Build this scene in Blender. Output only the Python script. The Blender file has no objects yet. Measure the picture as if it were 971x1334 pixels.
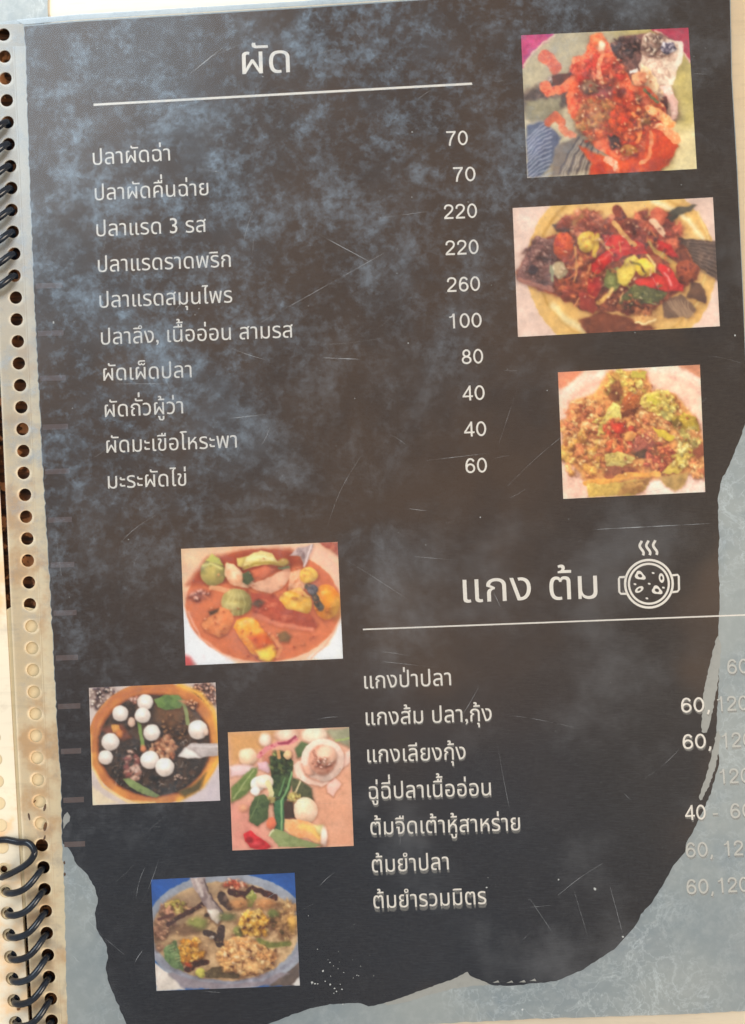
import bpy, math, random
import numpy as np
from mathutils import Vector, Matrix, Euler
from mathutils.geometry import delaunay_2d_cdt

# ------------------------------------------------------------------ camera
S = bpy.context.scene
C = S.collection
D = 0.298
cd = bpy.data.cameras.new('camera')
cd.sensor_fit = 'VERTICAL'; cd.sensor_height = 36; cd.sensor_width = 36; cd.lens = 35
cd.clip_start = 0.005; cd.clip_end = 20
cam = bpy.data.objects.new('camera', cd); C.objects.link(cam)
cam.rotation_euler = Euler((math.radians(2.0), math.radians(1.0), 0))
cam.location = (0.005, -0.0103, D)
S.camera = cam
cd.dof.use_dof = True; cd.dof.focus_distance = 0.290; cd.dof.aperture_fstop = 7.5
# ------------------------------------------------------------------ light
w = bpy.data.worlds.new('World'); S.world = w; w.use_nodes = True
bg = w.node_tree.nodes['Background']
bg.inputs[0].default_value = (1.0, 0.97, 0.93, 1); bg.inputs[1].default_value = 0.72


def area(name, loc, target, size, power, col):
    l = bpy.data.lights.new(name, 'AREA'); l.shape = 'RECTANGLE'; l.size = size[0]; l.size_y = size[1]
    l.energy = power; l.color = col
    o = bpy.data.objects.new(name, l); C.objects.link(o); o.location = loc
    o.rotation_euler = (Vector(target) - Vector(loc)).to_track_quat('-Z', 'Y').to_euler()
    return o


area('window_light', (-0.75, 0.85, 1.15), (0, 0, 0), (0.9, 0.9), 19, (0.80, 0.91, 1.0))
area('warm_daylight', (1.2, -0.25, 1.0), (0, 0, 0), (0.8, 0.8), 26, (1.0, 0.86, 0.70))
S.view_settings.view_transform = 'Standard'; S.view_settings.look = 'None'
S.view_settings.exposure = 0.0; S.view_settings.gamma = 1
S.cycles.max_bounces = 8; S.cycles.transparent_max_bounces = 16

# ------------------------------------------------------------------ helpers
mm = 0.001
Rc = cam.rotation_euler.to_matrix(); Lc = Vector(cam.location)
K = 36 / 35 / 1334


def U(px, py, z=3.6):
    """where the line of sight of a measured point meets the height z (mm)"""
    d = Rc @ Vector(((px - 485.5) * K, -(py - 667) * K, -1))
    t = (z * mm - Lc.z) / d.z
    return Lc + d * t


def lin(c):
    c = np.asarray(c, float) / 255
    return np.where(c <= .04045, c / 12.92, ((c + .055) / 1.055) ** 2.4)


def L4(c): return tuple(float(v) for v in lin(c)) + (1.0,)


def link(name, me, mat, parent=None, label=None):
    o = bpy.data.objects.new(name, me); C.objects.link(o)
    for m_ in (mat if isinstance(mat, (list, tuple)) else [mat]):
        me.materials.append(m_)
    if parent:
        o.parent = parent; o.location = -parent.location - (parent.parent.location if parent.parent else Vector((0, 0, 0)))
    if label: o['label'] = label
    return o


def thing(name, label, cat, loc, group=None):
    o = bpy.data.objects.new(name, None); C.objects.link(o); o.location = loc
    o.empty_display_size = 0.01
    o['label'] = label; o['category'] = cat
    if group: o['group'] = group
    return o


def winding(p, cs):
    w_ = 0; x, y = p
    for c in cs:
        n = len(c)
        for i in range(n):
            x0, y0 = c[i]; x1, y1 = c[(i + 1) % n]
            if (y0 <= y) != (y1 <= y):
                t = (y - y0) / (y1 - y0)
                if x0 + t * (x1 - x0) > x: w_ += 1 if y1 > y0 else -1
    return w_


def tri2d(cs, eps=1e-6, evenodd=False):
    vs, es, b = [], [], 0
    for c in cs:
        n = len(c); vs += [Vector(p) for p in c]
        es += [(b + i, b + (i + 1) % n) for i in range(n)]; b += n
    v, e, f, *_ = delaunay_2d_cdt(vs, es, [], 0, eps)
    out = []
    # vectorised winding for all centroids
    cen = np.array([[(v[a].x + v[b_].x + v[c_].x) / 3, (v[a].y + v[b_].y + v[c_].y) / 3] for a, b_, c_ in f])
    W = np.zeros(len(f), int)
    for c in cs:
        p = np.array(c); q = np.roll(p, -1, 0)
        for (x0, y0), (x1, y1) in zip(p, q):
            if y0 == y1: continue
            m = (y0 <= cen[:, 1]) != (y1 <= cen[:, 1])
            t = (cen[:, 1] - y0) / (y1 - y0)
            W += np.where(m & (x0 + t * (x1 - x0) > cen[:, 0]), 1 if y1 > y0 else -1, 0)
    keep = (W % 2 != 0) if evenodd else (W != 0)
    return [tuple(a) for a in v], [tuple(t) for t, k in zip(f, keep) if k]


def sheet(name, outer, holes, z, th, mat, parent=None, label=None):
    """a sheet of thickness th (mm) whose top is at z (mm); outline and holes in picture measure"""
    cs = [[tuple(U(x, y, z).xy) for x, y in outer]]
    for (hx, hy, r) in holes:
        cs.append([tuple(U(hx + r * math.cos(a), hy + r * math.sin(a), z).xy)
                   for a in [k * math.tau / 20 for k in range(20)]])
    v, f = tri2d([[(a * 100, b * 100) for a, b in c] for c in cs], 1e-7, True)
    v = [(a / 100, b / 100) for a, b in v]
    V = [(a, b, z * mm) for a, b in v]; F = []
    for t in f:
        a, b, c = [Vector(v[i]) for i in t]
        F.append(t if (b - a).cross(c - a) > 0 else t[::-1])
    for c in cs:
        b0 = len(V); n = len(c)
        V += [(a, b, z * mm) for a, b in c] + [(a, b, (z - th) * mm) for a, b in c]
        F += [(b0 + i, b0 + (i + 1) % n, b0 + n + (i + 1) % n, b0 + n + i) for i in range(n)]
    me = bpy.data.meshes.new(name); me.from_pydata(V, [], F)
    return link(name, me, mat, parent, label)


def flat(name, polys, z, mat, parent, label=None, per=None):
    V, F, MI = [], [], []
    for k, cs in enumerate(polys):
        cc = [[tuple(U(x, y, z).xy * 100) for x, y in c] for c in cs]
        v, f = tri2d(cc, 1e-7, True)
        b = len(V); V += [(a / 100, b_ / 100, z * mm) for a, b_ in v]
        for t in f:
            a, b2, c = [Vector(v[i]) for i in t]
            t = t if (b2 - a).cross(c - a) > 0 else t[::-1]
            F.append(tuple(i + b for i in t))
    me = bpy.data.meshes.new(name); me.from_pydata(V, [], F)
    return link(name, me, mat, parent, label)


# ------------------------------------------------------------------ materials
class N:
    def __init__(s, name):
        s.m = bpy.data.materials.new(name); s.m.use_nodes = True
        s.t = s.m.node_tree; s.t.nodes.clear()
        s.out = s.n('ShaderNodeOutputMaterial')
        s.co = s.n('ShaderNodeTexCoord').outputs['Object']

    def n(s, k, **a):
        q = s.t.nodes.new(k)
        for x, v in a.items(): setattr(q, x, v)
        return q

    def l(s, a, b): s.t.links.new(a, b)

    def set(s, node, **a):
        for x, v in a.items():
            i = node.inputs[x.replace('_', ' ')]
            if hasattr(v, 'is_linked'): s.l(v, i)
            else: i.default_value = v
        return node

    def noise(s, scale, detail=4, rough=.6, vec=None, dist=0.0):
        q = s.n('ShaderNodeTexNoise'); s.l(vec or s.co, q.inputs['Vector'])
        q.inputs['Scale'].default_value = scale; q.inputs['Detail'].default_value = detail
        q.inputs['Roughness'].default_value = rough; q.inputs['Distortion'].default_value = dist
        return q.outputs['Fac']

    def rng(s, v, a, b, c=0.0, d=1.0, smooth=True):
        q = s.n('ShaderNodeMapRange'); q.interpolation_type = 'SMOOTHSTEP' if smooth else 'LINEAR'
        s.l(v, q.inputs[0])
        for i, x in enumerate((a, b, c, d)): q.inputs[i + 1].default_value = x
        return q.outputs[0]

    def math(s, op, a, b=0.0):
        q = s.n('ShaderNodeMath', operation=op)
        for i, x in enumerate((a, b)):
            if hasattr(x, 'is_linked'): s.l(x, q.inputs[i])
            else: q.inputs[i].default_value = x
        return q.outputs[0]

    def mix(s, f, a, b):
        q = s.n('ShaderNodeMix', data_type='RGBA')
        for i, x in ((0, f), (6, a), (7, b)):
            if hasattr(x, 'is_linked'): s.l(x, q.inputs[i])
            else: q.inputs[i].default_value = x
        return q.outputs[2]

    def mapping(s, scale, rot=(0, 0, 0)):
        q = s.n('ShaderNodeMapping'); s.l(s.co, q.inputs[0])
        q.inputs['Scale'].default_value = scale; q.inputs['Rotation'].default_value = rot
        return q.outputs[0]

    def bsdf(s, col, rough=.6, spec=.3, bump=None, bs=.1, metal=0.0, coat=0.0):
        q = s.n('ShaderNodeBsdfPrincipled')
        for k, v in (('Base Color', col), ('Roughness', rough), ('Specular IOR Level', spec), ('Metallic', metal), ('Coat Weight', coat)):
            if hasattr(v, 'is_linked'): s.l(v, q.inputs[k])
            else: q.inputs[k].default_value = v
        if bump is not None:
            b = s.n('ShaderNodeBump'); b.inputs['Strength'].default_value = bs; b.inputs['Distance'].default_value = .0004
            s.l(bump, b.inputs['Height']); s.l(b.outputs[0], q.inputs['Normal'])
        return q.outputs[0]

    def fin(s, sh): s.l(sh, s.out.inputs[0]); return s.m


def m_black():
    s = N('black_print')
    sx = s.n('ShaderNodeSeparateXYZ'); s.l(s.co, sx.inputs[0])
    # browner in the middle of the sheet, bluer and darker towards the foot, darkest down the right side
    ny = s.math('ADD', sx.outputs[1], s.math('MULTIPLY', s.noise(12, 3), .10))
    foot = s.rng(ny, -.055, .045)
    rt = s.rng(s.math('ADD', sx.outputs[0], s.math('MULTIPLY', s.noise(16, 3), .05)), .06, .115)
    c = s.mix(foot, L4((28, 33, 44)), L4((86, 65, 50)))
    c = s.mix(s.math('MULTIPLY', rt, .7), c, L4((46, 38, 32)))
    big = s.rng(s.noise(24, 4, .6), .38, .66)
    c = s.mix(s.math('MULTIPLY', big, .4), c, L4((40, 36, 40)))
    br = s.rng(s.noise(13, 3, .5), .58, .72)
    c = s.mix(s.math('MULTIPLY', br, .6), c, L4((104, 80, 60)))
    gr = s.mapping((1, 14, 1), (0, 0, math.radians(3)))
    grain = s.rng(s.noise(260, 3, .65, gr), .38, .7)
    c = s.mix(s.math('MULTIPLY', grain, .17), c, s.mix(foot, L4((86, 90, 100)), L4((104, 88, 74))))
    fine = s.rng(s.noise(1300, 2, .6), .35, .7)
    c = s.mix(s.math('MULTIPLY', fine, .06), c, L4((112, 106, 100)))
    return s.fin(s.bsdf(c, .55, .12))


def m_grey():
    s = N('grey_marbled_print')
    a = s.rng(s.noise(14, 5, .6), .32, .68)
    c = s.mix(a, L4((150, 162, 168)), L4((178, 184, 182)))
    def ridge(sc, wd, dist):
        n_ = s.noise(sc, 5, .62, None, dist)
        return s.rng(s.math('ABSOLUTE', s.math('SUBTRACT', n_, .5)), 0.0, wd, 1, 0)
    mask = s.rng(s.noise(17, 3, .6), .40, .62)
    lace = s.math('ADD', s.math('MULTIPLY', ridge(75, .022, .5), .6), s.math('MULTIPLY', ridge(150, .03, .3), .5))
    c = s.mix(s.math('MINIMUM', s.math('MULTIPLY', s.math('MULTIPLY', lace, mask), .85), .7), c, L4((214, 222, 224)))
    c = s.mix(s.math('MULTIPLY', s.rng(s.noise(34, 5, .7), .48, .72), .5), c, L4((132, 150, 164)))
    f = s.rng(s.noise(300, 4, .65), .4, .75)
    c = s.mix(s.math('MULTIPLY', f, .3), c, L4((205, 210, 208)))
    return s.fin(s.bsdf(c, .5, .25))


def m_cream(name, a, b, sc=25, sp=.25, top=None):
    s = N(name)
    c = s.mix(s.rng(s.noise(sc, 4, .6), .35, .65), L4(a), L4(b))
    st = s.mapping((1, 8, 1))
    c = s.mix(s.math('MULTIPLY', s.rng(s.noise(70, 3, .6, st), .5, .72), .25), c, L4([v * .86 for v in a]))
    if top:
        c = s.mix(s.math('MULTIPLY', s.rng(s.noise(85, 4, .6), .46, .66), .75), c, L4((212, 170, 120)))
        c = s.mix(s.math('MULTIPLY', s.rng(s.noise(120, 4, .65), .52, .72), .5), c, L4((176, 164, 148)))
    if top:                                              # yellower towards the foot, greyer towards the top
        sx = s.n('ShaderNodeSeparateXYZ'); s.l(s.co, sx.inputs[0])
        c = s.mix(s.rng(s.math('ADD', sx.outputs[1], s.math('MULTIPLY', s.noise(30, 3), .04)), -.02, .15), c, L4(top))
    return s.fin(s.bsdf(c, .42, sp, s.noise(260, 3), .12))


def m_ink(name, col, rough=.5, wear_or_sheen=.25):
    s = N(name)
    c = s.mix(s.math('MULTIPLY', s.rng(s.noise(500, 3, .6), .45, .75), wear_or_sheen), L4(col), L4([v * .92 for v in col]))
    return s.fin(s.bsdf(c, rough, .2))


def m_photo():
    s = N('printed_photo')
    a = s.n('ShaderNodeVertexColor', layer_name='print')
    g = s.rng(s.noise(1500, 2, .6), .3, .75, .975, 1.02)
    q = s.n('ShaderNodeMix', data_type='RGBA', blend_type='MULTIPLY'); q.inputs[0].default_value = 1
    s.l(a.outputs[0], q.inputs[6]); s.l(g, q.inputs[7])
    return s.fin(s.bsdf(q.outputs[2], .45, .25))


def m_film():
    s = N('clear_laminate')
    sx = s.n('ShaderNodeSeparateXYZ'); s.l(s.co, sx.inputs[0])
    # scuffs plus bluish sky reflection painted in, strongest towards the upper left corner
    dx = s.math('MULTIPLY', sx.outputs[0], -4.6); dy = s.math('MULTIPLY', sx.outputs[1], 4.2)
    wear_or_sheen = s.rng(s.math('ADD', s.math('ADD', dx, dy), s.math('MULTIPLY', s.noise(11, 2), .9)), .15, 1.2, .03, 1.0)
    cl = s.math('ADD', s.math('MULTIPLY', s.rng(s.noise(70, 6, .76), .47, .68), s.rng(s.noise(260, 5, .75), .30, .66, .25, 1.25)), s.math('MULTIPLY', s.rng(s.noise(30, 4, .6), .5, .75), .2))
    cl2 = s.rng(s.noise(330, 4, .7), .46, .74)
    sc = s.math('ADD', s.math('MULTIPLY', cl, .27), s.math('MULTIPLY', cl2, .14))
    sc = s.math('MULTIPLY', sc, wear_or_sheen)
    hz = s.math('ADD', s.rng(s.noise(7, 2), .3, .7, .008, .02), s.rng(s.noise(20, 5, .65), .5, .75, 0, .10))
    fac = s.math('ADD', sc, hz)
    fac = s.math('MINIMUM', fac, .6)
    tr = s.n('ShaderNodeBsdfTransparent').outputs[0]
    sm = s.bsdf(s.mix(wear_or_sheen, L4((160, 162, 166)), L4((142, 166, 188))), .45, .5)
    m1 = s.n('ShaderNodeMixShader'); s.l(fac, m1.inputs[0]); s.l(tr, m1.inputs[1]); s.l(sm, m1.inputs[2])
    gl = s.n('ShaderNodeBsdfGlossy'); gl.inputs['Roughness'].default_value = .22
    bmp = s.n('ShaderNodeBump'); bmp.inputs['Strength'].default_value = .25; bmp.inputs['Distance'].default_value = .002
    s.l(s.noise(18, 3), bmp.inputs['Height']); s.l(bmp.outputs[0], gl.inputs['Normal'])
    fr = s.n('ShaderNodeFresnel'); fr.inputs[0].default_value = 1.42
    m2 = s.n('ShaderNodeMixShader'); s.l(fr.outputs[0], m2.inputs[0]); s.l(m1.outputs[0], m2.inputs[1]); s.l(gl.outputs[0], m2.inputs[2])
    return s.fin(m2.outputs[0])


def m_scratch():
    s = N('scratch')
    tr = s.n('ShaderNodeBsdfTransparent').outputs[0]
    sm = s.bsdf(L4((215, 220, 224)), .5, .3)
    m1 = s.n('ShaderNodeMixShader'); s.l(s.rng(s.noise(160, 3), .35, .7, .02, .30), m1.inputs[0]); s.l(tr, m1.inputs[1]); s.l(sm, m1.inputs[2])
    return s.fin(m1.outputs[0])


def m_wood():
    s = N('brown_wood')
    mp = s.mapping((1, 12, 1), (0, 0, 1.3))
    c = s.mix(s.rng(s.noise(40, 5, .6, mp, 1), .35, .65), L4((34, 22, 16)), L4((120, 74, 40)))
    c = s.mix(s.rng(s.noise(170, 3, .6), .54, .6), c, L4((206, 140, 90)))
    return s.fin(s.bsdf(c, .5, .4))


def m_wire():
    s = N('dark_blue_plastic_wire')
    c = s.mix(s.rng(s.noise(200, 3), .4, .7), L4((8, 15, 26)), L4((22, 32, 44)))
    return s.fin(s.bsdf(c, s.rng(s.noise(300, 3), .3, .7, .14, .26), .42, s.noise(800, 2), .08))


def m_dust():
    s = N('dust')
    tr = s.n('ShaderNodeBsdfTransparent').outputs[0]
    m1 = s.n('ShaderNodeMixShader'); m1.inputs[0].default_value = .45
    s.l(tr, m1.inputs[1]); s.l(s.bsdf(L4((205, 208, 206)), .8, .1), m1.inputs[2])
    return s.fin(m1.outputs[0])


def m_ghost():
    s = N('ink_reflection')  # doubled film reflection of the letters, painted as translucent copies
    tr = s.n('ShaderNodeBsdfTransparent').outputs[0]
    sm = s.bsdf(L4((196, 192, 184)), .6, .2)
    m1 = s.n('ShaderNodeMixShader'); m1.inputs[0].default_value = .26
    s.l(tr, m1.inputs[1]); s.l(sm, m1.inputs[2])
    return s.fin(m1.outputs[0])


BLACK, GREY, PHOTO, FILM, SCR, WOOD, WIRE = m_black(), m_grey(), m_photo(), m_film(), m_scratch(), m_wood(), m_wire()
INK = m_ink('cream_ink', (254, 247, 236)); INKG = m_ink('glare_washed_ink', (214, 213, 206)); TICK = m_ink('dull_pink_ink', (108, 90, 86), .5, .6)  # the paler ink has the hazy glare over the prices in its colour
STROKE = m_ink('brushed_grey_ink', (184, 184, 178), .5, .5)
GHOST = m_ghost()
MARGIN = m_cream('milky_plastic_margin', (226, 205, 168), (240, 220, 184), 25, .25, (192, 186, 174))
FACING = m_cream('milky_plastic_page', (206, 196, 176), (216, 204, 180), 30, .25, (190, 190, 184))
SEAL = m_cream('sealed_plastic_edge', (238, 220, 184), (244, 228, 196), 40, .25, (208, 206, 198))
CREAM = m_cream('cream_paper', (190, 170, 134), (202, 182, 146))
CREAM2 = m_cream('cream_board', (236, 222, 200), (242, 228, 204))
CREAM3 = m_cream('yellowed_paper', (232, 208, 172), (240, 220, 186))
EDGEF = m_cream('cool_white_plastic_edge', (196, 208, 214), (214, 222, 224))

# ------------------------------------------------------------------ table and underlying sheets
tb = bpy.data.meshes.new('table_top')
tb.from_pydata([(-1, -1, 0), (1, -1, 0), (1, 1, 0), (-1, 1, 0), (-1, -1, -.03), (1, -1, -.03), (1, 1, -.03), (-1, 1, -.03)], [],
               [(0, 1, 2, 3), (7, 6, 5, 4), (0, 4, 5, 1), (1, 5, 6, 2), (2, 6, 7, 3), (3, 7, 4, 0)])
tbo = link('table_top', tb, WOOD); tbo['kind'] = 'structure'


def hx(y): return 5 + 0.0462 * (y - 45) if y < 1000 else 49.1 + (y - 1000) * 0.056


HY = [45 + 28.55 * k for k in range(-3, 48)]
HOLES = [(hx(y) + random.Random(int(y)).uniform(-.6, .6), y, 8.3) for y in HY if y > 40]
ledge = lambda y: hx(y) - 25
LEFTH = [(6 + (y - 1140) * .075, y, 8.6) for y in [yy + 31 for yy in HY]]
YS = list(range(-60, 1421, 60))


def tagm(o, label, cat, group=None):
    o['label'] = label; o['category'] = cat
    if group: o['group'] = group
    return o


tagm(sheet('under_page', [(58, -90), (1100, -130), (1150, 1420), (95, 1420), (80, 60), (58, 50)], [], 1.9, 1.5, CREAM2),
     'cream lower menu page showing along the top and bottom edges of the black page', 'page')
tagm(sheet('under_page', [(700, -120), (1105, -150), (1140, 1290), (1050, 1290), (760, 1290)], [], 2.7, .6, CREAM3),
     'yellowed cream page edge showing right of the black page at the top', 'page')
tagm(sheet('mottled_sheet', [(-120, -90), (64, -90), (62, 10), (63, 27), (20, 33), (-120, 38)], [], 2.9, .3, GREY),
     'grey blue mottled sheet in the top left corner above the punched holes', 'sheet')
tagm(sheet('cream_insert', [(-30, 800), (6, 796), (14, 791), (24, 789), (45, 793), (66, 788), (120, 786), (140, 1420), (60, 1420), (46, 1200), (40, 1186), (-30, 1180)],
           [h for h in HOLES if h[1] > 1098] + [(a, b, 6) for a, b, c in LEFTH if 1110 < b < 1170], 2.93, .2, CREAM),
     'cream paper insert behind the lower punched holes', 'paper')

# left hand page of the opened book
LE = [(8 + (y - 790) * .0545, y) for y in YS]
t = thing('facing_page', 'milky left page with punched holes the spiral passes through', 'page', U(-60, 800, 2.6))
e1 = [(-240, 1420), (-240, -60)] + [(min(x, hx(y) - 28), y) for x, y in LE]
sheet('page_sheet', e1, LEFTH, 3.2, .25, FACING, t)
e2 = [(-240, 1420), (-240, -60)] + [(x - 2 + (9 if y > 1120 else 0), y) for x, y in [(hx(y) - 26, y) for y in YS]]
sheet('second_sheet', [(-240, 1420), (-240, 1060)] + [(hx(y) - d, y) for y, d in ((1060, 24), (1140, 25), (1190, 28), (1300, 29), (1420, 29))],
      [(a, b, 4.5) for a, b, c in LEFTH], 2.5, .25, CREAM, t)

# ------------------------------------------------------------------ the menu page
page = thing('menu_page', 'black laminated menu page with Thai dish names, prices and seven food photos', 'menu', U(485, 667, 3.4))
LX = [(31, 33), (33, 60), (36, 170), (41, 300), (45, 400), (50, 500), (55, 600), (60, 680), (66, 780), (70, 860), (74, 940), (79, 1010), (81, 1100), (84, 1160), (88, 1334), (91, 1420)]


def densify(p, step=6, amp=.8, seed=1, closed=False):
    r = random.Random(seed); o = []
    q = p + [p[0]] if closed else p
    for (a, b), (c, d) in zip(q[:-1], q[1:]):
        L = math.hypot(c - a, d - b); n = max(1, int(L / step))
        for i in range(n):
            t_ = i / n; j = amp if i else amp * .5
            o.append((a + (c - a) * t_ + r.uniform(-j, j), b + (d - b) * t_ + r.uniform(-j, j)))
    if not closed: o.append(p[-1])
    return o


def edge_x(y):
    for (a, b), (c, d) in zip(LX[:-1], LX[1:]):
        if b <= y <= d: return a + (c - a) * (y - b) / (d - b)
    return LX[0][0] if y < 33 else LX[-1][0]


outer = [(ledge(y), y) for y in YS if y >= 60]
outer = [(ledge(32) - 3, 33)] + outer
margin = outer + [(104, 1420), (98, 1240), (92, 1060), (80, 800), (70, 600), (50, 200), (46, 30)]
sheet('punched_margin', margin, HOLES, 3.45, .3, MARGIN, page, 'milky plastic margin with a row of round holes')
# sealed band next to the print
band = [(hx(y) + 13.5, y) for y in YS if y > 30] + [(edge_x(y) + 2, y) for y in reversed(YS) if y > 30]
sheet('sealed_band', band, [], 3.5, .04, SEAL, page)
line2 = [(hx(y) + 11, y) for y in YS if y > 30] + [(hx(y) + 12.3, y) for y in reversed(YS) if y > 30]
sheet('seam', line2, [], 3.49, .03, SEAL, page)
TOPE = [(31, 33), (100, 27), (400, 9), (530, 0), (700, -12), (948, -28)]
RE = [(948, -28), (952, 0), (954, 100), (961, 220), (967.5, 360), (972.5, 480), (979, 640), (1003, 1316)]
BOT = [(1000, 1316), (860, 1322), (700, 1327), (560, 1334), (400, 1350), (91, 1365)]
left = densify(LX[:-1], 5, .9, 3)
paper = left + [(90, 1362)] + densify(list(reversed(BOT)), 9, .8, 5)[1:] + list(reversed(RE))[1:] + list(reversed(TOPE))[1:-1]
sheet('paper', paper, [], 3.6, .12, GREY, page, 'grey marbled printed paper')
# black painted shape printed on the paper
rb = [(971, 553), (962, 578), (951, 605), (940, 625.5), (935.7, 648), (936, 675), (937.5, 697.5), (936, 720), (937.5, 765), (937, 798.7), (936, 830), (937, 870), (936, 900), (934, 930), (933.5, 955), (936, 975), (937, 995),
      (932.5, 1009), (926, 1034), (910.5, 1067.5), (903, 1084), (895, 1097), (892.5, 1110), (880, 1124), (866, 1148), (850, 1175), (835, 1191), (833, 1198), (825, 1210), (800, 1237), (760, 1263), (725, 1278), (700, 1281), (665, 1284), (640, 1283), (612, 1272),
      (609, 1267), (590, 1277), (560, 1287), (525, 1300), (500, 1307), (480, 1311), (470, 1307), (430, 1308), (400, 1315), (380, 1322), (345, 1336), (260, 1346), (168, 1342)]
lb = [(160, 1322), (150, 1300), (142, 1280), (138, 1262), (141, 1245), (138, 1230), (126, 1210), (124, 1190), (128, 1170), (123, 1155), (115, 1141), (100, 1125), (90, 1105), (82, 1099)]
lp = [(x + .6, y) for x, y in left if 34 < y < 1098][::-1]
tp = [(32, 34.5), (100, 28.5), (400, 10.5), (530, 1.5), (700, -10.5), (947, -26)]
rp = [(951, 0), (953, 100), (960, 220), (966.7, 360), (971.7, 480), (974, 540)]
blob = lp + tp + rp + densify(rb, 4, .7, 8) + densify(lb, 4, .8, 9)
flat('black_shape', [[blob]], 3.64, BLACK, page, 'charcoal brush shape printed over the grey paper')
s1 = [(936, 828), (933, 833), (926, 860), (919.5, 887), (916, 910), (915, 930), (914, 953), (917, 955), (920.6, 954), (925, 943), (928.5, 928), (932, 908), (936, 887), (938, 862), (940, 842)]
s2 = [(936, 950), (933, 955), (930, 972), (926, 989), (918, 1018), (910.5, 1039), (912, 1043), (915, 1041.6), (921, 1030), (926, 1018), (933, 998), (937, 975), (939, 960)]
s3 = [(500, 1307), (525, 1299), (560, 1286), (590, 1276), (609, 1266), (612, 1271), (625, 1276), (640, 1283), (620, 1284), (590, 1288), (560, 1296), (530, 1305), (505, 1310)]
s4 = [(84, 1062), (88, 1058), (92, 1064), (91, 1070), (87, 1073), (83, 1080), (82, 1070)]
bs = flat('brush_stroke', [[densify(s1, 3, .8, 4, True)]], 3.67, STROKE, page)
flat('brush_stroke', [[densify(s2, 3, .8, 5, True)]], 3.67, STROKE, page)
flat('brush_stroke', [[densify(s3, 3, .6, 6, True)]], 3.67, STROKE, page)
flat('brush_stroke', [[densify(s4, 3, .5, 7, True)]], 3.67, STROKE, page)
flat('paint_fleck', [[densify([(x, 1284 - (x - 640) * .04 - a), (x + 7, 1281 - (x - 640) * .04 - a), (x + 9, 1284 - (x - 640) * .04 - a)], 3, .4, x, True)] for x, a in ((642, 4), (660, 3), (676, 3), (690, 4))], 3.67, STROKE, page)

# brown grime around the last punched holes
GRIME = m_ink('brown_grime', (104, 74, 50), .7, .9)
for k, (x, y, a, b, ro) in enumerate(((58.5, 1052, 1.6, 5, .25), (59, 1077, 2.2, 6, .2), (58, 1092, 1.2, 4, .3), (38, 1064, 1.4, 5, -.2), (45.5, 1044, 1, 2.6, .6), (84, 1124, 1.2, 2.2, 0), (84.5, 1139, 1.4, 2.4, 0), (25, 1313, 2.2, 4, .5))):
    p_ = [(x + a * math.cos(q) * math.cos(ro) - b * math.sin(q) * math.sin(ro), y + a * math.cos(q) * math.sin(ro) + b * math.sin(q) * math.cos(ro)) for q in [i * math.tau / 14 for i in range(14)]]
    flat('grime_stain', [[densify(p_, 1.2, .45, k, True)]], 3.52 if x < 80 else 3.67, GRIME, page)

# ruler ticks down the left side
for y, x1 in ((372, 81.5), (434, 83), (492.5, 86), (556, 89), (614, 91), (677, 94), (735.7, 97), (798.3, 100), (856.7, 102), (919.9, 105), (978.5, 106), (1042, 109.5), (1099.7, 111)):
    x0 = edge_x(y) + 3
    flat('tick_mark', [[[(x0, y - 2.8), (x1, y - 4), (x1, y + 3), (x0, y + 4)]]], 3.67, TICK, page)

# ------------------------------------------------------------------ lettering


def fat(p, w_):
    p = [Vector(q) for q in p]; n = len(p); A, B = [], []
    for i in range(n):
        a = p[max(i - 1, 0)]; b = p[min(i + 1, n - 1)]; d = (b - a).normalized(); m = Vector((-d.y, d.x)) * w_ / 2
        A.append(tuple(p[i] + m)); B.append(tuple(p[i] - m))
    c = B + A[::-1]
    ar = sum(c[i - 1][0] * c[i][1] - c[i][0] * c[i - 1][1] for i in range(len(c)))
    return c if ar > 0 else c[::-1]


def cat(p, n=5):
    p = [Vector(q) for q in p]; o = []
    for i in range(len(p) - 1):
        a, b, c, d = p[max(i - 1, 0)], p[i], p[i + 1], p[min(i + 2, len(p) - 1)]
        for k in range(n):
            t_ = k / n
            o.append(tuple(.5 * ((2 * b) + (c - a) * t_ + (2 * a - 5 * b + 4 * c - d) * t_ ** 2 + (3 * b - a - 3 * c + d) * t_ ** 3)))
    return o + [tuple(p[-1])]


def oval(cx, cy, rx, ry, w_):
    r1 = [(cx + (rx + w_ / 2) * math.cos(k * math.tau / 28), cy + (ry + w_ / 2) * math.sin(k * math.tau / 28)) for k in range(28)]
    r2 = [(cx + (rx - w_ / 2) * math.cos(-k * math.tau / 28), cy + (ry - w_ / 2) * math.sin(-k * math.tau / 28)) for k in range(28)]
    return [r1, r2]


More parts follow.
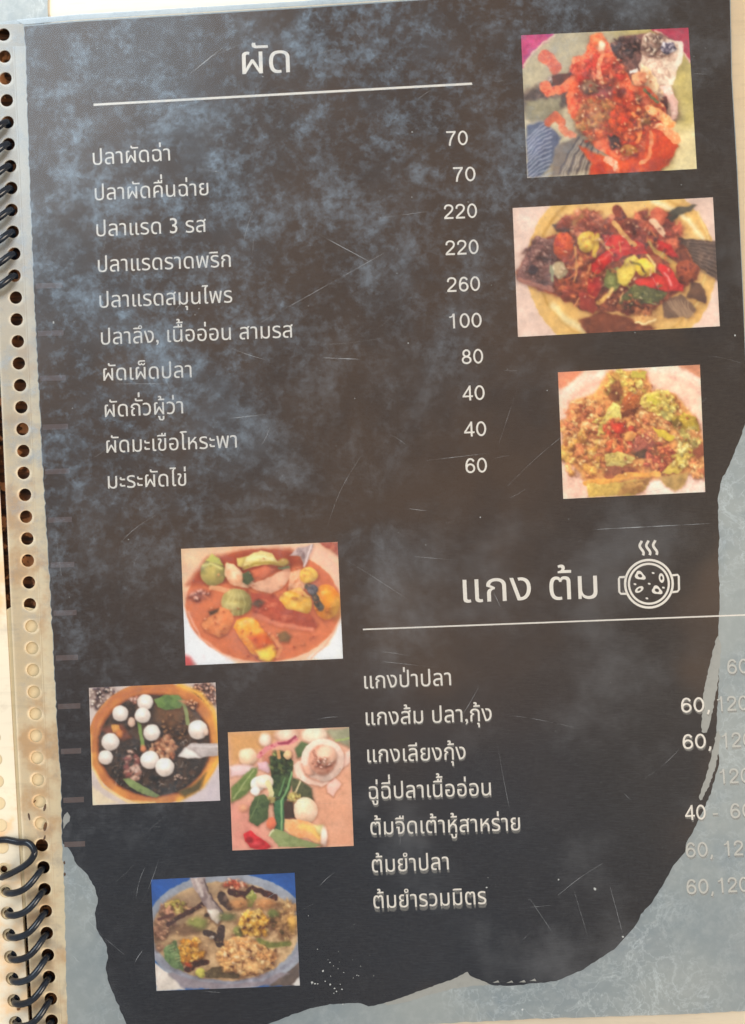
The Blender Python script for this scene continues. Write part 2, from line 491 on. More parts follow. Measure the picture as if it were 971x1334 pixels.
SW = .125
DIG = {'0': oval(.39, .5, .27, .44, SW), '1': [fat([(.46, 0), (.46, 1)], SW), fat(cat([(.17, .76), (.34, .81), (.44, .98)]), .09)],
       '2': [fat(cat([(.12, .68), (.15, .83), (.25, .92), (.39, .94), (.55, .89), (.63, .75), (.59, .58), (.45, .42), (.27, .26), (.14, .12), (.12, .04)]), SW), fat([(.06, .06), (.68, .06)], SW)],
       '4': [fat([(.545, .96), (.09, .28)], .11), fat([(.05, .28), (.73, .28)], .115), fat([(.54, 0), (.54, 1)], SW)],
       '6': oval(.40, .32, .255, .265, SW) + [fat(cat([(.64, .77), (.54, .90), (.40, .94), (.26, .87), (.17, .69), (.14, .48), (.145, .32)]), SW)],
       '7': [fat([(.07, .94), (.70, .94)], SW), fat(cat([(.65, .92), (.47, .64), (.34, .34), (.28, 0)]), SW)],
       '8': oval(.39, .725, .205, .21, SW) + oval(.39, .275, .265, .22, SW),
       ',': [fat([(.2, .12), (.19, .0), (.12, -.17)], .12)], '-': [fat([(.06, .34), (.40, .34)], .1)]}


def splines(body, off=0.0):
    if all(ch in DIG for ch in body):
        out = []; x = 0
        for ch in body:
            out += [[(a + x, b) for a, b in c] for c in DIG[ch]]; x += .40 if ch in ',-' else .78
        return out
    c = bpy.data.curves.new('t', 'FONT'); c.body = body; c.size = 1; c.resolution_u = 5; c.offset = off
    o = bpy.data.objects.new('t', c); C.objects.link(o)
    bpy.context.view_layer.update()
    cu = o.to_curve(bpy.context.evaluated_depsgraph_get())
    out = []
    for sp in cu.splines:
        pts = sp.bezier_points; n = len(pts); poly = []
        for i in range(n):
            a, b = pts[i], pts[(i + 1) % n]
            p0, p1, p2, p3 = a.co.xy, a.handle_right.xy, b.handle_left.xy, b.co.xy
            st = abs((p1 - p0).cross(p3 - p0)) + abs((p2 - p0).cross(p3 - p0)) < 1e-6
            m = 1 if st else 5
            for k in range(m):
                t_ = k / m; q = p0 * (1 - t_) ** 3 + p1 * 3 * t_ * (1 - t_) ** 2 + p2 * 3 * t_ * t_ * (1 - t_) + p3 * t_ ** 3
                if not poly or (Vector(poly[-1]) - q).length > 1e-4: poly.append(tuple(q))
        if len(poly) > 2: out.append(poly)
    o.to_curve_clear(); bpy.data.objects.remove(o); bpy.data.curves.remove(c)
    return out


TONE = '\u0e48\u0e49\u0e4a\u0e4b'; UPV = '\u0e31\u0e34\u0e35\u0e36\u0e37'


def layout(body, off=0.0):
    base = ''; extra = []
    for i, ch in enumerate(body):
        if ch in TONE and i and body[i - 1] in UPV:
            extra.append((base[:-1], ch, 0, .19))
        elif ch in TONE and body[i - 1] == 'ป':
            extra.append((base, ch, -.17, .02))
        else: base += ch
    cs = splines(base, off)
    for pre, ch, dx, dy in extra:
        n0 = len(splines(pre, off)); b = splines(pre + ch, off)
        cs += [[(x + dx, y + dy) for x, y in c] for c in b[n0:]]
    return cs


H_TH = max(y for c in splines('ด') for x, y in c); H_DG = max(y for c in splines('0') for x, y in c)


def write(name, body, x0, y0, x1, y1, hpx, href, mat=INK, ghost=None, off=.007, z=3.70, parent=None, label=None):
    cs = layout(body, off)
    xs = [x for c in cs for x, y in c]; mn, mx = min(xs), max(xs)
    P0, P1 = U(x0, y0, z), U(x1, y1, z); ax = (P1 - P0) / (mx - mn); n = (P1 - P0).normalized()
    ay = Vector((-n.y, n.x, 0)) * (hpx * K * (D - z * mm) / href)
    v, f = tri2d(cs, 1e-5)
    V = [P0 + ax * (a - mn) + ay * b for a, b in v]; F = []
    for t_ in f:
        a, b, c = [V[i] for i in t_]
        F.append(t_ if (b - a).cross(c - a).z > 0 else t_[::-1])
    MI = [0] * len(F); mats = [mat]
    if ghost:  # shifted copies stand in for the second reflection under the film
        k = len(V); F0 = list(F)
        for q in (1, 2, 3):
            o = U(x0 + ghost[0] * q / 2, y0 + ghost[1] * q / 2, z) - P0
            V += [p + o - Vector((0, 0, .008 * q * mm)) for p in V[:k]]
            F += [tuple(i + k * q for i in t_) for t_ in F0]
        MI += [1] * (len(F) - len(MI)); mats.append(GHOST)
    me = bpy.data.meshes.new(name); me.from_pydata([tuple(p) for p in V], [], F)
    me.polygons.foreach_set('material_index', MI)
    return link(name, me, mats, parent or page, label)


write('heading', 'ผัด', 316, 96.5, 378, 94, 30, H_TH, off=-.006)
LIST1 = [("ปลาผัดฉ่า", 121.5, 215, 222, 209), ("ปลาผัดคื่นฉ่าย", 124, 261, 272, 254), ("ปลาแรด 3 รส", 126, 308, 269, 302),
         ("ปลาแรดราดพริก", 128, 354.5, 301, 347.5), ("ปลาแรดสมุนไพร", 130, 401, 303, 394), ("ปลาลึง, เนื้ออ่อน สามรส", 132, 449, 382, 439.5),
         ("ผัดเผ็ดปลา", 135, 496, 250, 491.5), ("ผัดถั่วผู้ว่า", 137, 543.5, 239, 538.5), ("ผัดมะเขือโหระพา", 139, 590, 309, 583), ("มะระผัดไข่", 141, 636.5, 243, 632.5)]
for b, *a in LIST1: write('dish_name', b, *a, 16.5, H_TH)
PR1 = [('70', 582, 190, 610), ('70', 591, 237, 620), ('220', 579, 285.5, 622), ('220', 581, 332.5, 624), ('260', 583, 380.5, 626), ('100', 586, 428, 628), ('80', 602, 474.5, 630), ('40', 603, 522, 632), ('40', 605, 569, 634), ('60', 607, 616.5, 635)]
for b, x0, y0, x1 in PR1: write('price', b, x0, y0, x1, y0 - (x1 - x0) * .04, 19.5, H_DG, off=.001)
write('heading', 'แกง', 604, 785, 692.5, 781.5, 30, H_TH, off=-.006)
write('heading', 'ต้ม', 716.6, 781.5, 779, 779.5, 30, H_TH, off=-.006)
LIST2 = [("แกงป่าปลา", 475, 897, 588, 892.5), ("แกงส้ม ปลา,กุ้ง", 477, 944.5, 641, 939), ("แกงเลียงกุ้ง", 479, 993, 607, 989), ("ฉู่ฉี่ปลาเนื้ออ่อน", 481, 1041, 640, 1036),
         ("ต้มจืดเต้าหู้สาหร่าย", 483, 1087.5, 678, 1081.5), ("ต้มยำปลา", 485, 1136.5, 585, 1132.5), ("ต้มยำรวมมิตร", 487, 1183.5, 634, 1177.5)]
for i, (b, *a) in enumerate(LIST2): write('dish_name', b, *a, 16.5, H_TH, ghost=(.4, .8 + .42 * i))
PR2 = [('60', 948, 878, 976, 0), ('60,', 888, 928.5, 925, 1), ('120', 935, 926.5, 975, 0), ('60,', 890, 976, 927, 1), ('120', 941, 974, 981, 0), ('120', 938, 1021, 978, 0),
       ('40', 893, 1068.5, 920, 1), ('-', 929, 1067, 936, 0), ('60', 952, 1066, 981, 0), ('60,', 894, 1117, 929, 0), ('120', 944, 1115, 984, 0), ('60,', 895, 1165, 930, 0), ('120', 936, 1163, 976, 0)]
for b, x0, y0, x1, k in PR2: write('price', b, x0, y0, x1, y0 - (x1 - x0) * .04, 19.0, H_DG, mat=INK if k else INKG, ghost=(.6, 2.0), off=.001)
flat('divider_line', [[[(122, 135), (615, 107.5), (615.5, 110.5), (122, 138)]]], 3.70, INK, page)
flat('divider_line', [[[(473, 819), (985, 799.6), (985, 801.6), (473, 821)]]], 3.70, INK, page)


# pot emblem beside the second heading
def ring(cx, cy, r, w_, n=48): return [[(cx + q * math.cos(k * math.tau / n), cy + q * math.sin(k * math.tau / n)) for k in range(n)] for q in (r + w_ / 2, r - w_ / 2)]


def stroke(p, w_, closed=False):
    p = [Vector(q) for q in p]; n = len(p); A, B = [], []
    for i in range(n):
        a = p[i - 1] if (i or closed) else p[i]; b = p[(i + 1) % n] if (i < n - 1 or closed) else p[i]
        d = (b - a).normalized(); m = Vector((-d.y, d.x)) * w_ / 2
        A.append(tuple(p[i] + m)); B.append(tuple(p[i] - m))
    return [A, B] if closed else [A + B[::-1]]


pot = flat('pot_emblem', [ring(845.6, 760.5, 31, 3.1)], 3.70, INK, page, 'cream outline drawing of a steaming pot seen from above')
flat('inner_ring', [ring(845.6, 760.5, 26, 2.9)], 3.70, INK, pot)
for h in ([(815, 751.5), (807.5, 752), (806.5, 754), (807, 771), (809, 773.5), (816, 773.5)], [(876, 749.5), (883, 748.8), (884.5, 751), (884.8, 768), (883, 770.5), (876, 771.5)]):
    flat('pot_handle', [stroke(h, 2.8)], 3.70, INK, pot)
for dx in (0, 8.7, 17.6):
    flat('steam', [stroke([(835.4 + dx + 1.0 * math.cos(t_ * 6.4 + .9) * 2.3 * (1 if t_ else .6) + t_ * 1.2, 704.5 + t_ * 19 - dx * .04) for t_ in [k / 10 for k in range(11)]], 3.4)], 3.70, INK, pot)


def blobp(cx, cy, rx, ry, rot, n=16, lob=0):
    o = []
    for k in range(n):
        a = k * math.tau / n; r = 1 + (.18 * math.cos(lob * a) if lob else 0)
        x, y = rx * r * math.cos(a), ry * r * math.sin(a)
        o.append((cx + x * math.cos(rot) - y * math.sin(rot), cy + x * math.sin(rot) + y * math.cos(rot)))
    return o


for cx, cy, rx, ry, ro, lob in ((834, 750, 7.2, 5.2, .5, 3), (862, 753, 3.6, 6.4, -.15, 0), (833, 768, 6.2, 3.6, -.55, 0), (856, 769, 7, 5.2, .5, 3)):
    flat('ingredient', [[blobp(cx, cy, rx, ry, ro, lob=lob), blobp(cx, cy, rx * .42, ry * .42, ro)]], 3.70, INK, pot)
flat('crumb', [[blobp(x, y, 2, 1.3, .3, 8)] for x, y in ((851, 746.5), (827.5, 761), (846, 760.5), (843, 779.5), (864.5, 765.5))], 3.70, INK, pot)

# ------------------------------------------------------------------ printed food photographs
RN = np.random.RandomState(7)
GR = RN.rand(8, 64, 64)


def vn(x, y, k):
    g = GR[k % 8]; xi = np.floor(x).astype(int); yi = np.floor(y).astype(int); fx = x - xi; fy = y - yi
    fx = fx * fx * (3 - 2 * fx); fy = fy * fy * (3 - 2 * fy)
    a = g[yi % 64, xi % 64]; b = g[yi % 64, (xi + 1) % 64]; c = g[(yi + 1) % 64, xi % 64]; d = g[(yi + 1) % 64, (xi + 1) % 64]
    return (a * (1 - fx) + b * fx) * (1 - fy) + (c * (1 - fx) + d * fx) * fy


def fbm(x, y, k, o=3):
    s_ = 0; a = .5; t_ = 0
    for i in range(o):
        s_ = s_ + a * vn(x * 2 ** i + 7.3 * k + i * 3, y * 2 ** i + 3.1 * k, k + i); t_ += a; a *= .55
    return s_ / t_


class Pic:
    def __init__(s, W, H, bgc, f=.30, rg=1.0, cs=.42):
        s.rg = rg; s.cs = cs; s.f = f; s.w = int(W * f); s.h = int(H * f)
        s.Y, s.X = np.mgrid[0:s.h, 0:s.w].astype(float); s.X /= f; s.Y /= f
        s.c = np.zeros((s.h, s.w, 3)); s.c[:] = bgc; s.k = 0

    def put(s, sdf_fn, pal, soft=6, warp=8, ns=40, sh=0.0, al=1.0, ws=45, ctr=None, con=1.8, box=None):
        s.k += 1; k = s.k; f = s.f; g_ = warp + soft + 22
        x0 = max(0, int((box[0] - g_) * f)); x1 = min(s.w, int((box[2] + g_) * f) + 2)
        y0 = max(0, int((box[1] - g_) * f)); y1 = min(s.h, int((box[3] + g_) * f) + 2)
        if x1 <= x0 or y1 <= y0: return
        X = s.X[y0:y1, x0:x1]; Y = s.Y[y0:y1, x0:x1]; C0 = s.c[y0:y1, x0:x1]
        warp = warp * min(1, s.rg + .3); wx = (fbm(X / ws, Y / ws, k, 2) - .5) * 2 * warp; wy = (fbm(X / ws, Y / ws, k + 3, 2) - .5) * 2 * warp
        d = sdf_fn(X + wx, Y + wy)
        if sh and al > .55:
            q = np.exp(-(np.maximum(d - 1, 0) / 12) ** 2) * .22 * al
            q = q * np.clip(.55 + ((X - ctr[0]) * .3 + (Y - ctr[1])) / (ctr[2] + 1) * .5, .15, 1.1)
            C0 = C0 * (1 - q[..., None] * np.array([.8, 1., 1.05]))
            s.c[y0:y1, x0:x1] = C0
        if s.rg < .6: con = con * .65; ns = ns * 1.5
        soft = soft * (1.5 if s.rg < .5 else 1.15); m = np.clip(.5 - d / soft, 0, 1); m = m * m * (3 - 2 * m) * al
        if len(pal) > 1:
            n = np.clip((fbm(X / ns, Y / ns, k + 5) - .5) * con + (fbm(X / 9, Y / 9, k + 1, 2) - .5) * .36 * s.rg + .5, 0, .9999) * (len(pal) - 1)
            P = np.array(pal, float); i = n.astype(int); fr = (n - i)[..., None]
            col = P[i] * (1 - fr) + P[np.minimum(i + 1, len(pal) - 1)] * fr
        else:
            col = np.zeros(C0.shape) + np.array(pal[0], float)
        if sh and ctr:
            cx, cy, r = ctr; g = -((X - cx) * .45 + (Y - cy) * .9) / r
            e = np.clip(-d / r, 0, 1) * 1.2 - .45; g = g + (fbm(X / 22, Y / 22, k + 2, 2) - .5) * 1.2 * s.rg
            col = col * (1 + sh * np.clip(g * .6 + e * .7, -1, 1))[..., None]
        s.c[y0:y1, x0:x1] = C0 * (1 - m[..., None]) + np.clip(col, 0, 255) * m[..., None]

    def E(s, cx, cy, rx, ry, pal, rot=0, sh=.25, **a):
        r = math.radians(rot); c, n = math.cos(r), math.sin(r); mr = min(rx, ry); M = max(rx, ry); q_ = M + a.get('soft', 6) * M / mr

        def f(X, Y):
            x = (X - cx) * c + (Y - cy) * n; y = -(X - cx) * n + (Y - cy) * c
            q = np.sqrt((x / rx) ** 2 + (y / ry) ** 2) + 1e-6
            return (q - 1) * mr
        s.put(f, pal, sh=sh, ctr=(cx, cy, max(rx, ry)), box=(cx - q_, cy - q_, cx + q_, cy + q_), **a)

    def seg(s, pts, X, Y, closed):
        d = np.full(X.shape, 1e9); n = len(pts)
        for i in range(n if closed else n - 1):
            (ax, ay), (bx, by) = pts[i][:2], pts[(i + 1) % n][:2]
            vx, vy = bx - ax, by - ay; t_ = np.clip(((X - ax) * vx + (Y - ay) * vy) / (vx * vx + vy * vy + 1e-9), 0, 1)
            d = np.minimum(d, np.hypot(X - ax - t_ * vx, Y - ay - t_ * vy))
        return d

    def P(s, pts, pal, sh=.15, **a):
        def f(X, Y):
            d = s.seg(pts, X, Y, True); ins = np.zeros(X.shape, bool); n = len(pts)
            for i in range(n):
                (x0, y0), (x1, y1) = pts[i], pts[(i + 1) % n]
                if y0 == y1: continue
                ins ^= ((y0 <= Y) != (y1 <= Y)) & (x0 + (Y - y0) / (y1 - y0) * (x1 - x0) > X)
            return np.where(ins, -d, d)
        xs = [p[0] for p in pts]; ys = [p[1] for p in pts]
        s.put(f, pal, sh=sh, ctr=(sum(xs) / len(xs), sum(ys) / len(ys), max(max(xs) - min(xs), max(ys) - min(ys)) / 2 + 1), box=(min(xs), min(ys), max(xs), max(ys)), **a)

    def S(s, pts, w_, pal, sh=0.0, **a):
        def f(X, Y): return s.seg(pts, X, Y, False) - w_ / 2
        xs = [p[0] for p in pts]; ys = [p[1] for p in pts]; h = w_ / 2
        s.put(f, pal, sh=sh, ctr=(sum(xs) / len(xs), sum(ys) / len(ys), w_), box=(min(xs) - h, min(ys) - h, max(xs) + h, max(ys) + h), **a)

    def dots(s, region, n, r0, r1, pals, seed=1, **a):
        R = random.Random(seed); x0, y0, x1, y1 = region
        for i in range(n):
            an = R.uniform(0, math.tau); q = math.sqrt(R.random())
            cx = (x0 + x1) / 2 + math.cos(an) * q * (x1 - x0) / 2; cy = (y0 + y1) / 2 + math.sin(an) * q * (y1 - y0) / 2
            s.E(cx, cy, R.uniform(r0, r1), R.uniform(r0, r1) * .75, [R.choice(pals)], rot=R.uniform(0, 180), warp=R.uniform(3, 8), soft=7, ws=18, **a)

    def chunk(s, region, n, r0, r1, pals, seed=1, dark=.62):
        """a clump: each piece with a darker rim below it"""
        R = random.Random(seed); x0, y0, x1, y1 = region
        items = []
        for i in range(n):
            an = R.uniform(0, math.tau); q = math.sqrt(R.random())
            items.append(((y0 + y1) / 2 + math.sin(an) * q * (y1 - y0) / 2, (x0 + x1) / 2 + math.cos(an) * q * (x1 - x0) / 2))
        for cy, cx in sorted(items):
            rx, ry = R.uniform(r0, r1) * R.choice((.6, 1, 1, 1.3)), R.uniform(r0, r1) * .7; c = R.choice(pals); ro = R.gauss(20, 50)
            s.E(cx + 2, cy + 6, rx * 1.1, ry * 1.15, [[v * (.58 + dark * .40) for v in c]], rot=ro, warp=13, soft=14, ws=17, al=s.cs, sh=0)
            if R.random() < .3: hl = (cx - rx * .25, cy - ry * .4)
            else: hl = None
            s.E(cx, cy, rx, ry, [[min(255, v * 1.12) for v in c], c, [v * .84 for v in c], c], rot=ro, warp=14, soft=11, ws=15, sh=.16, ns=13, al=.92)
            if hl: s.E(hl[0], hl[1], rx * .32, ry * .2, [[min(255, v * 1.25 + 30) for v in c]], rot=ro, warp=4, soft=8, al=.7, sh=0)

    def grid(s, quad_px, quad_crop, name, label, z=3.69):
        # smear and soften like a cheap enlarged print
        X, Y = s.X, s.Y
        for sc, am, k in ((30, 8 * s.rg, 1), (13, 3 * s.rg, 4)):
            wx = np.clip((X + (fbm(X / sc, Y / sc, k, 2) - .5) * 2 * am) * s.f, 0, s.w - 1.01); wy = np.clip((Y + (fbm(X / sc, Y / sc, k + 2, 2) - .5) * 2 * am) * s.f, 0, s.h - 1.01)
            xi, yi = wx.astype(int), wy.astype(int); a, b = (wx - xi)[..., None], (wy - yi)[..., None]; o = s.c
            s.c = (o[yi, xi] * (1 - a) + o[yi, xi + 1] * a) * (1 - b) + (o[yi + 1, xi] * (1 - a) + o[yi + 1, xi + 1] * a) * b
        lum = 1 + (fbm(X / 70, Y / 70, 6, 3) - .5) * .24 * (s.rg + .3) + (fbm(X / 15, Y / 15, 2, 2) - .5) * .16 * s.rg
        c = s.c * lum[..., None] / 255
        c = np.clip(c * (1.09 + .05 * (s.rg > .9)), 0, 1); c = c + .10 * (c * c * (3 - 2 * c) - c) * 3          # print contrast
        gy = c.mean(-1, keepdims=True); c = gy + (c - gy) * .92
        s.c = np.clip((c * .94 * 1.05 + np.array([.77, .63, .52]) * .06) * 255, 0, 255)
        c = s.c; p = np.pad(c, ((1, 1), (1, 1), (0, 0)), 'edge')
        c = .5 * c + .125 * (p[:-2, 1:-1] + p[2:, 1:-1] + p[1:-1, :-2] + p[1:-1, 2:])
        wpx = max(math.hypot(quad_px[1][0] - quad_px[0][0], quad_px[1][1] - quad_px[0][1]), 1); hpx = math.hypot(quad_px[3][0] - quad_px[0][0], quad_px[3][1] - quad_px[0][1])
        nx, ny = int(wpx * 1.05), int(hpx * 1.05)
        u, v = np.meshgrid(np.linspace(0, 1, nx), np.linspace(0, 1, ny))

        def bil(q): return [((1 - u) * (1 - v) * q[0][i] + u * (1 - v) * q[1][i] + u * v * q[2][i] + (1 - u) * v * q[3][i]) for i in (0, 1)]
        cx, cy = bil(quad_crop); fx = np.clip(cx * s.f, 0, s.w - 1.001); fy = np.clip(cy * s.f, 0, s.h - 1.001)
        xi, yi = fx.astype(int), fy.astype(int); a, b = (fx - xi)[..., None], (fy - yi)[..., None]
        col = (c[yi, xi] * (1 - a) + c[yi, xi + 1] * a) * (1 - b) + (c[yi + 1, xi] * (1 - a) + c[yi + 1, xi + 1] * a) * b
        W4 = [U(x, y, z) for x, y in quad_px]; W4 = [(p_.x, p_.y) for p_ in W4]
        X, Y = bil(W4); Z = np.full(X.shape, z * mm)
        co = np.stack([X, Y, Z], -1).reshape(-1, 3)
        i0 = (np.arange(ny - 1)[:, None] * nx + np.arange(nx - 1)[None]).ravel()
        F = np.stack([i0, i0 + nx, i0 + nx + 1, i0 + 1], -1)
        me = bpy.data.meshes.new(name)
        me.vertices.add(len(co)); me.vertices.foreach_set('co', co.ravel())
        me.loops.add(F.size); me.loops.foreach_set('vertex_index', F.ravel())
        me.polygons.add(len(F)); me.polygons.foreach_set('loop_start', np.arange(len(F)) * 4)
        me.polygons.foreach_set('loop_total', np.full(len(F), 4))
        me.update(calc_edges=True)
        at = me.color_attributes.new('print', 'FLOAT_COLOR', 'POINT')
        rgba = np.ones((len(co), 4)); rgba[:, :3] = lin(np.clip(col, 0, 255).reshape(-1, 3))
        at.data.foreach_set('color', rgba.astype(np.float32).ravel())
        return link(name, me, PHOTO, page, label)


#PICS_BEGIN
def pic_crispy_fish():
    p = Pic(971, 854, (182, 170, 142), rg=.8)
    p.P([(400, 0), (980, 0), (980, 860), (700, 860), (820, 500), (760, 200)], [(176, 158, 96), (190, 172, 108), (170, 154, 92)], soft=120, ns=200, sh=0)
    p.P([(820, 560), (980, 520), (980, 860), (760, 860)], [(214, 196, 148), (224, 208, 160)], soft=90, sh=0)
    p.P([(40, 470), (240, 420), (330, 700), (240, 860), (40, 860)], [(196, 184, 150), (210, 196, 164)], soft=60, sh=0)
    p.P([(0, 0), (215, 0), (205, 86), (120, 150), (70, 205), (42, 250), (0, 260)], [(176, 58, 112), (196, 76, 120), (168, 64, 130)], soft=7, warp=2, sh=0)
    p.S([(205, 84), (150, 120), (95, 172), (44, 240)], 9, [(214, 196, 168)], warp=2, soft=8)
    p.P([(700, 0), (980, 0), (980, 260), (893, 215), (850, 150), (770, 85), (700, 50)], [(176, 44, 76), (190, 58, 84), (160, 36, 66)], soft=8, warp=2, sh=0)
    p.S([(720, 52), (790, 90), (850, 148), (895, 212)], 8, [(226, 200, 170)], warp=2, soft=8)
    # shadowed fish body at left and fins
    p.E(190, 390, 170, 70, [(118, 100, 92), (92, 76, 72), (140, 116, 104)], rot=-12, soft=30)
    p.P([(60, 415), (230, 400), (240, 500), (90, 520), (56, 500)], [(150, 140, 112), (166, 154, 124)], soft=22)
    p.P([(60, 540), (150, 515), (240, 600), (190, 730), (130, 800), (66, 800)], [(86, 92, 120), (104, 106, 128)], soft=14)
    for k in range(13):
        y = 545 + k * 21; p.S([(64, y + 60), (120, y + 4), (185, y - 40 + k * 2)], 6, [(196, 196, 206)], warp=3, soft=6, al=.75)
    p.P([(200, 650), (330, 590), (400, 660), (380, 760), (190, 800)], [(120, 108, 100), (140, 122, 106)], soft=16)
    for k in range(13): p.S([(225 + k * 15, 790), (268 + k * 13, 690), (330 + k * 8, 600 + k * 5)], 6, [(196, 182, 166) if k % 3 else (70, 62, 74)], warp=3, soft=6, al=.7)
    # dark fish head behind
    p.P([(470, 130), (600, 80), (680, 62), (760, 80), (840, 110), (850, 170), (800, 230), (700, 220), (640, 300), (560, 320), (520, 220)], [(126, 84, 76), (150, 106, 94), (100, 68, 64), (166, 124, 108)], ns=22, soft=10)
    p.dots((480, 80, 660, 190), 60, 5, 10, [(92, 62, 60), (166, 130, 114), (124, 86, 76)], 4)
    p.P([(650, 80), (700, 60), (780, 90), (850, 110), (856, 170), (820, 260), (800, 330), (820, 420), (830, 500), (800, 530), (740, 470), (690, 380), (640, 240)], [(214, 188, 166), (238, 216, 192), (196, 160, 140), (228, 200, 176)], ns=30)
    p.dots((650, 70, 780, 190), 46, 6, 15, [(120, 90, 82), (206, 180, 160), (150, 120, 104), (226, 204, 180)], 5)
    p.E(786, 138, 40, 34, [(58, 50, 66), (110, 96, 110), (210, 200, 200)], ns=14, con=3)
    p.S([(852, 120), (850, 190), (810, 250), (800, 320)], 26, [(240, 220, 200), (226, 196, 170)], warp=8)
    p.P([(640, 220), (690, 250), (740, 330), (720, 420), (670, 400), (650, 320)], [(244, 214, 172), (238, 196, 150), (250, 226, 190)], ns=24)
    p.P([(740, 340), (790, 330), (830, 420), (826, 500), (800, 520), (790, 430)], [(236, 196, 184), (224, 176, 160), (244, 212, 196)], ns=22)
    p.E(762, 430, 16, 40, [(96, 52, 48)], rot=-12)
    # big orange mass
    O = [(214, 82, 50), (236, 106, 66), (248, 142, 92), (228, 90, 58), (244, 160, 116)]
    p.P([(300, 200), (360, 180), (400, 80), (440, 68), (470, 110), (520, 190), (560, 260), (600, 320), (690, 340), (760, 440), (800, 520), (720, 560), (690, 640), (640, 700), (560, 730), (480, 700), (400, 640), (340, 570), (270, 460), (290, 340), (280, 260)], O, ns=26, soft=10, warp=14)
    p.P([(330, 640), (420, 690), (560, 720), (700, 640), (800, 600), (830, 640), (780, 740), (640, 800), (380, 800), (390, 740)], [(208, 72, 30), (226, 92, 38), (196, 62, 26)], ns=50, soft=14)
    p.P([(680, 560), (740, 545), (830, 620), (800, 700), (720, 770), (600, 770), (660, 680)], [(214, 82, 32), (198, 66, 28), (228, 100, 44)], soft=10)
    p.S([(735, 545), (780, 570), (826, 612)], 44, [(240, 172, 120), (232, 140, 90), (246, 200, 150)], ns=18)
    p.S([(690, 570), (694, 640), (678, 700), (640, 735)], 20, [(240, 160, 110), (226, 120, 70)], ns=16)
    p.S([(150, 190), (185, 215), (210, 250)], 64, [(224, 122, 92), (208, 98, 74), (232, 140, 108)], ns=18)
    p.E(182, 306, 14, 24, [(236, 226, 216), (120, 96, 90)], ns=10)
    p.P([(190, 290), (300, 270), (290, 330), (200, 330)], [(96, 62, 54), (120, 72, 60)])
    p.S([(155, 340), (180, 372), (230, 362), (290, 320), (330, 280)], 52, [(226, 106, 74), (240, 138, 96), (212, 88, 60)], ns=20)
    p.S([(330, 250), (290, 400), (300, 470), (360, 560), (440, 640), (520, 690)], 50, [(222, 84, 48), (238, 116, 72), (246, 150, 106)], ns=22)
    p.S([(170, 520), (215, 490), (240, 520)], 44, [(192, 92, 60), (214, 118, 80)], ns=16)
    p.S([(235, 540), (262, 580), (300, 590)], 34, [(226, 126, 92), (244, 164, 128)], ns=16)
    p.chunk((300, 190, 560, 330), 60, 12, 26, [(226, 78, 52), (238, 104, 72), (216, 66, 48), (244, 130, 96)], 2, .78)
    p.E(440, 370, 78, 44, [(204, 82, 78), (190, 96, 92), (150, 110, 96)], ns=40, soft=26)
    p.E(380, 345, 40, 38, [(160, 122, 92), (138, 104, 84)], soft=22)
    p.chunk((320, 400, 520, 620), 60, 10, 24, [(224, 126, 72), (196, 142, 84), (236, 114, 66), (210, 156, 96), (244, 146, 90), (180, 120, 76)], 3, .85)
    p.E(430, 470, 66, 60, [(186, 132, 78), (210, 150, 92), (170, 110, 70)], ns=18, soft=30, al=.5)
    p.chunk((490, 380, 660, 640), 70, 12, 26, [(236, 84, 34), (226, 70, 30), (244, 112, 54), (214, 92, 48)], 6, .8)
    p.chunk((580, 360, 740, 520), 34, 10, 24, [(200, 100, 52), (176, 120, 62), (232, 112, 54), (220, 84, 44)], 8, .78)
    p.S([(430, 130), (450, 170), (425, 230), (430, 290), (445, 320)], 24, [(246, 176, 130), (238, 132, 92), (250, 200, 160)], ns=18)
    p.E(425, 100, 34, 30, [(236, 104, 60), (246, 150, 100)], ns=14)
    p.E(444, 140, 20, 26, [(250, 206, 170)], soft=14)
    p.S([(600, 480), (630, 520), (640, 570), (620, 620)], 22, [(246, 162, 96), (236, 124, 66)], ns=16)
    p.S([(690, 450), (740, 490), (800, 530)], 46, [(240, 156, 92), (248, 186, 130), (232, 128, 70)], ns=18)
    p.E(640, 300, 38, 40, [(232, 140, 96), (244, 170, 124)], ns=16)
    p.S([(596, 270), (620, 260)], 18, [(240, 226, 210)])
    p.S([(660, 350), (690, 390), (735, 420)], 12, [(74, 96, 66), (120, 130, 84)], ns=10)
    p.P([(470, 590), (510, 585), (545, 640), (500, 660)], [(92, 50, 40), (70, 44, 40)], soft=14)
    p.E(545, 370, 20, 26, [(120, 48, 36)], soft=16)
    p.E(580, 665, 46, 30, [(196, 150, 60), (214, 120, 50), (170, 140, 60)], ns=12)
    p.S([(470, 715), (510, 740), (520, 760)], 36, [(240, 150, 110), (250, 190, 160), (226, 100, 60)], ns=12)
    p.dots((300, 180, 760, 700), 110, 4, 10, [(250, 190, 140), (190, 50, 24), (246, 150, 90), (150, 44, 28), (255, 210, 170)], 9, al=.8)
    return p


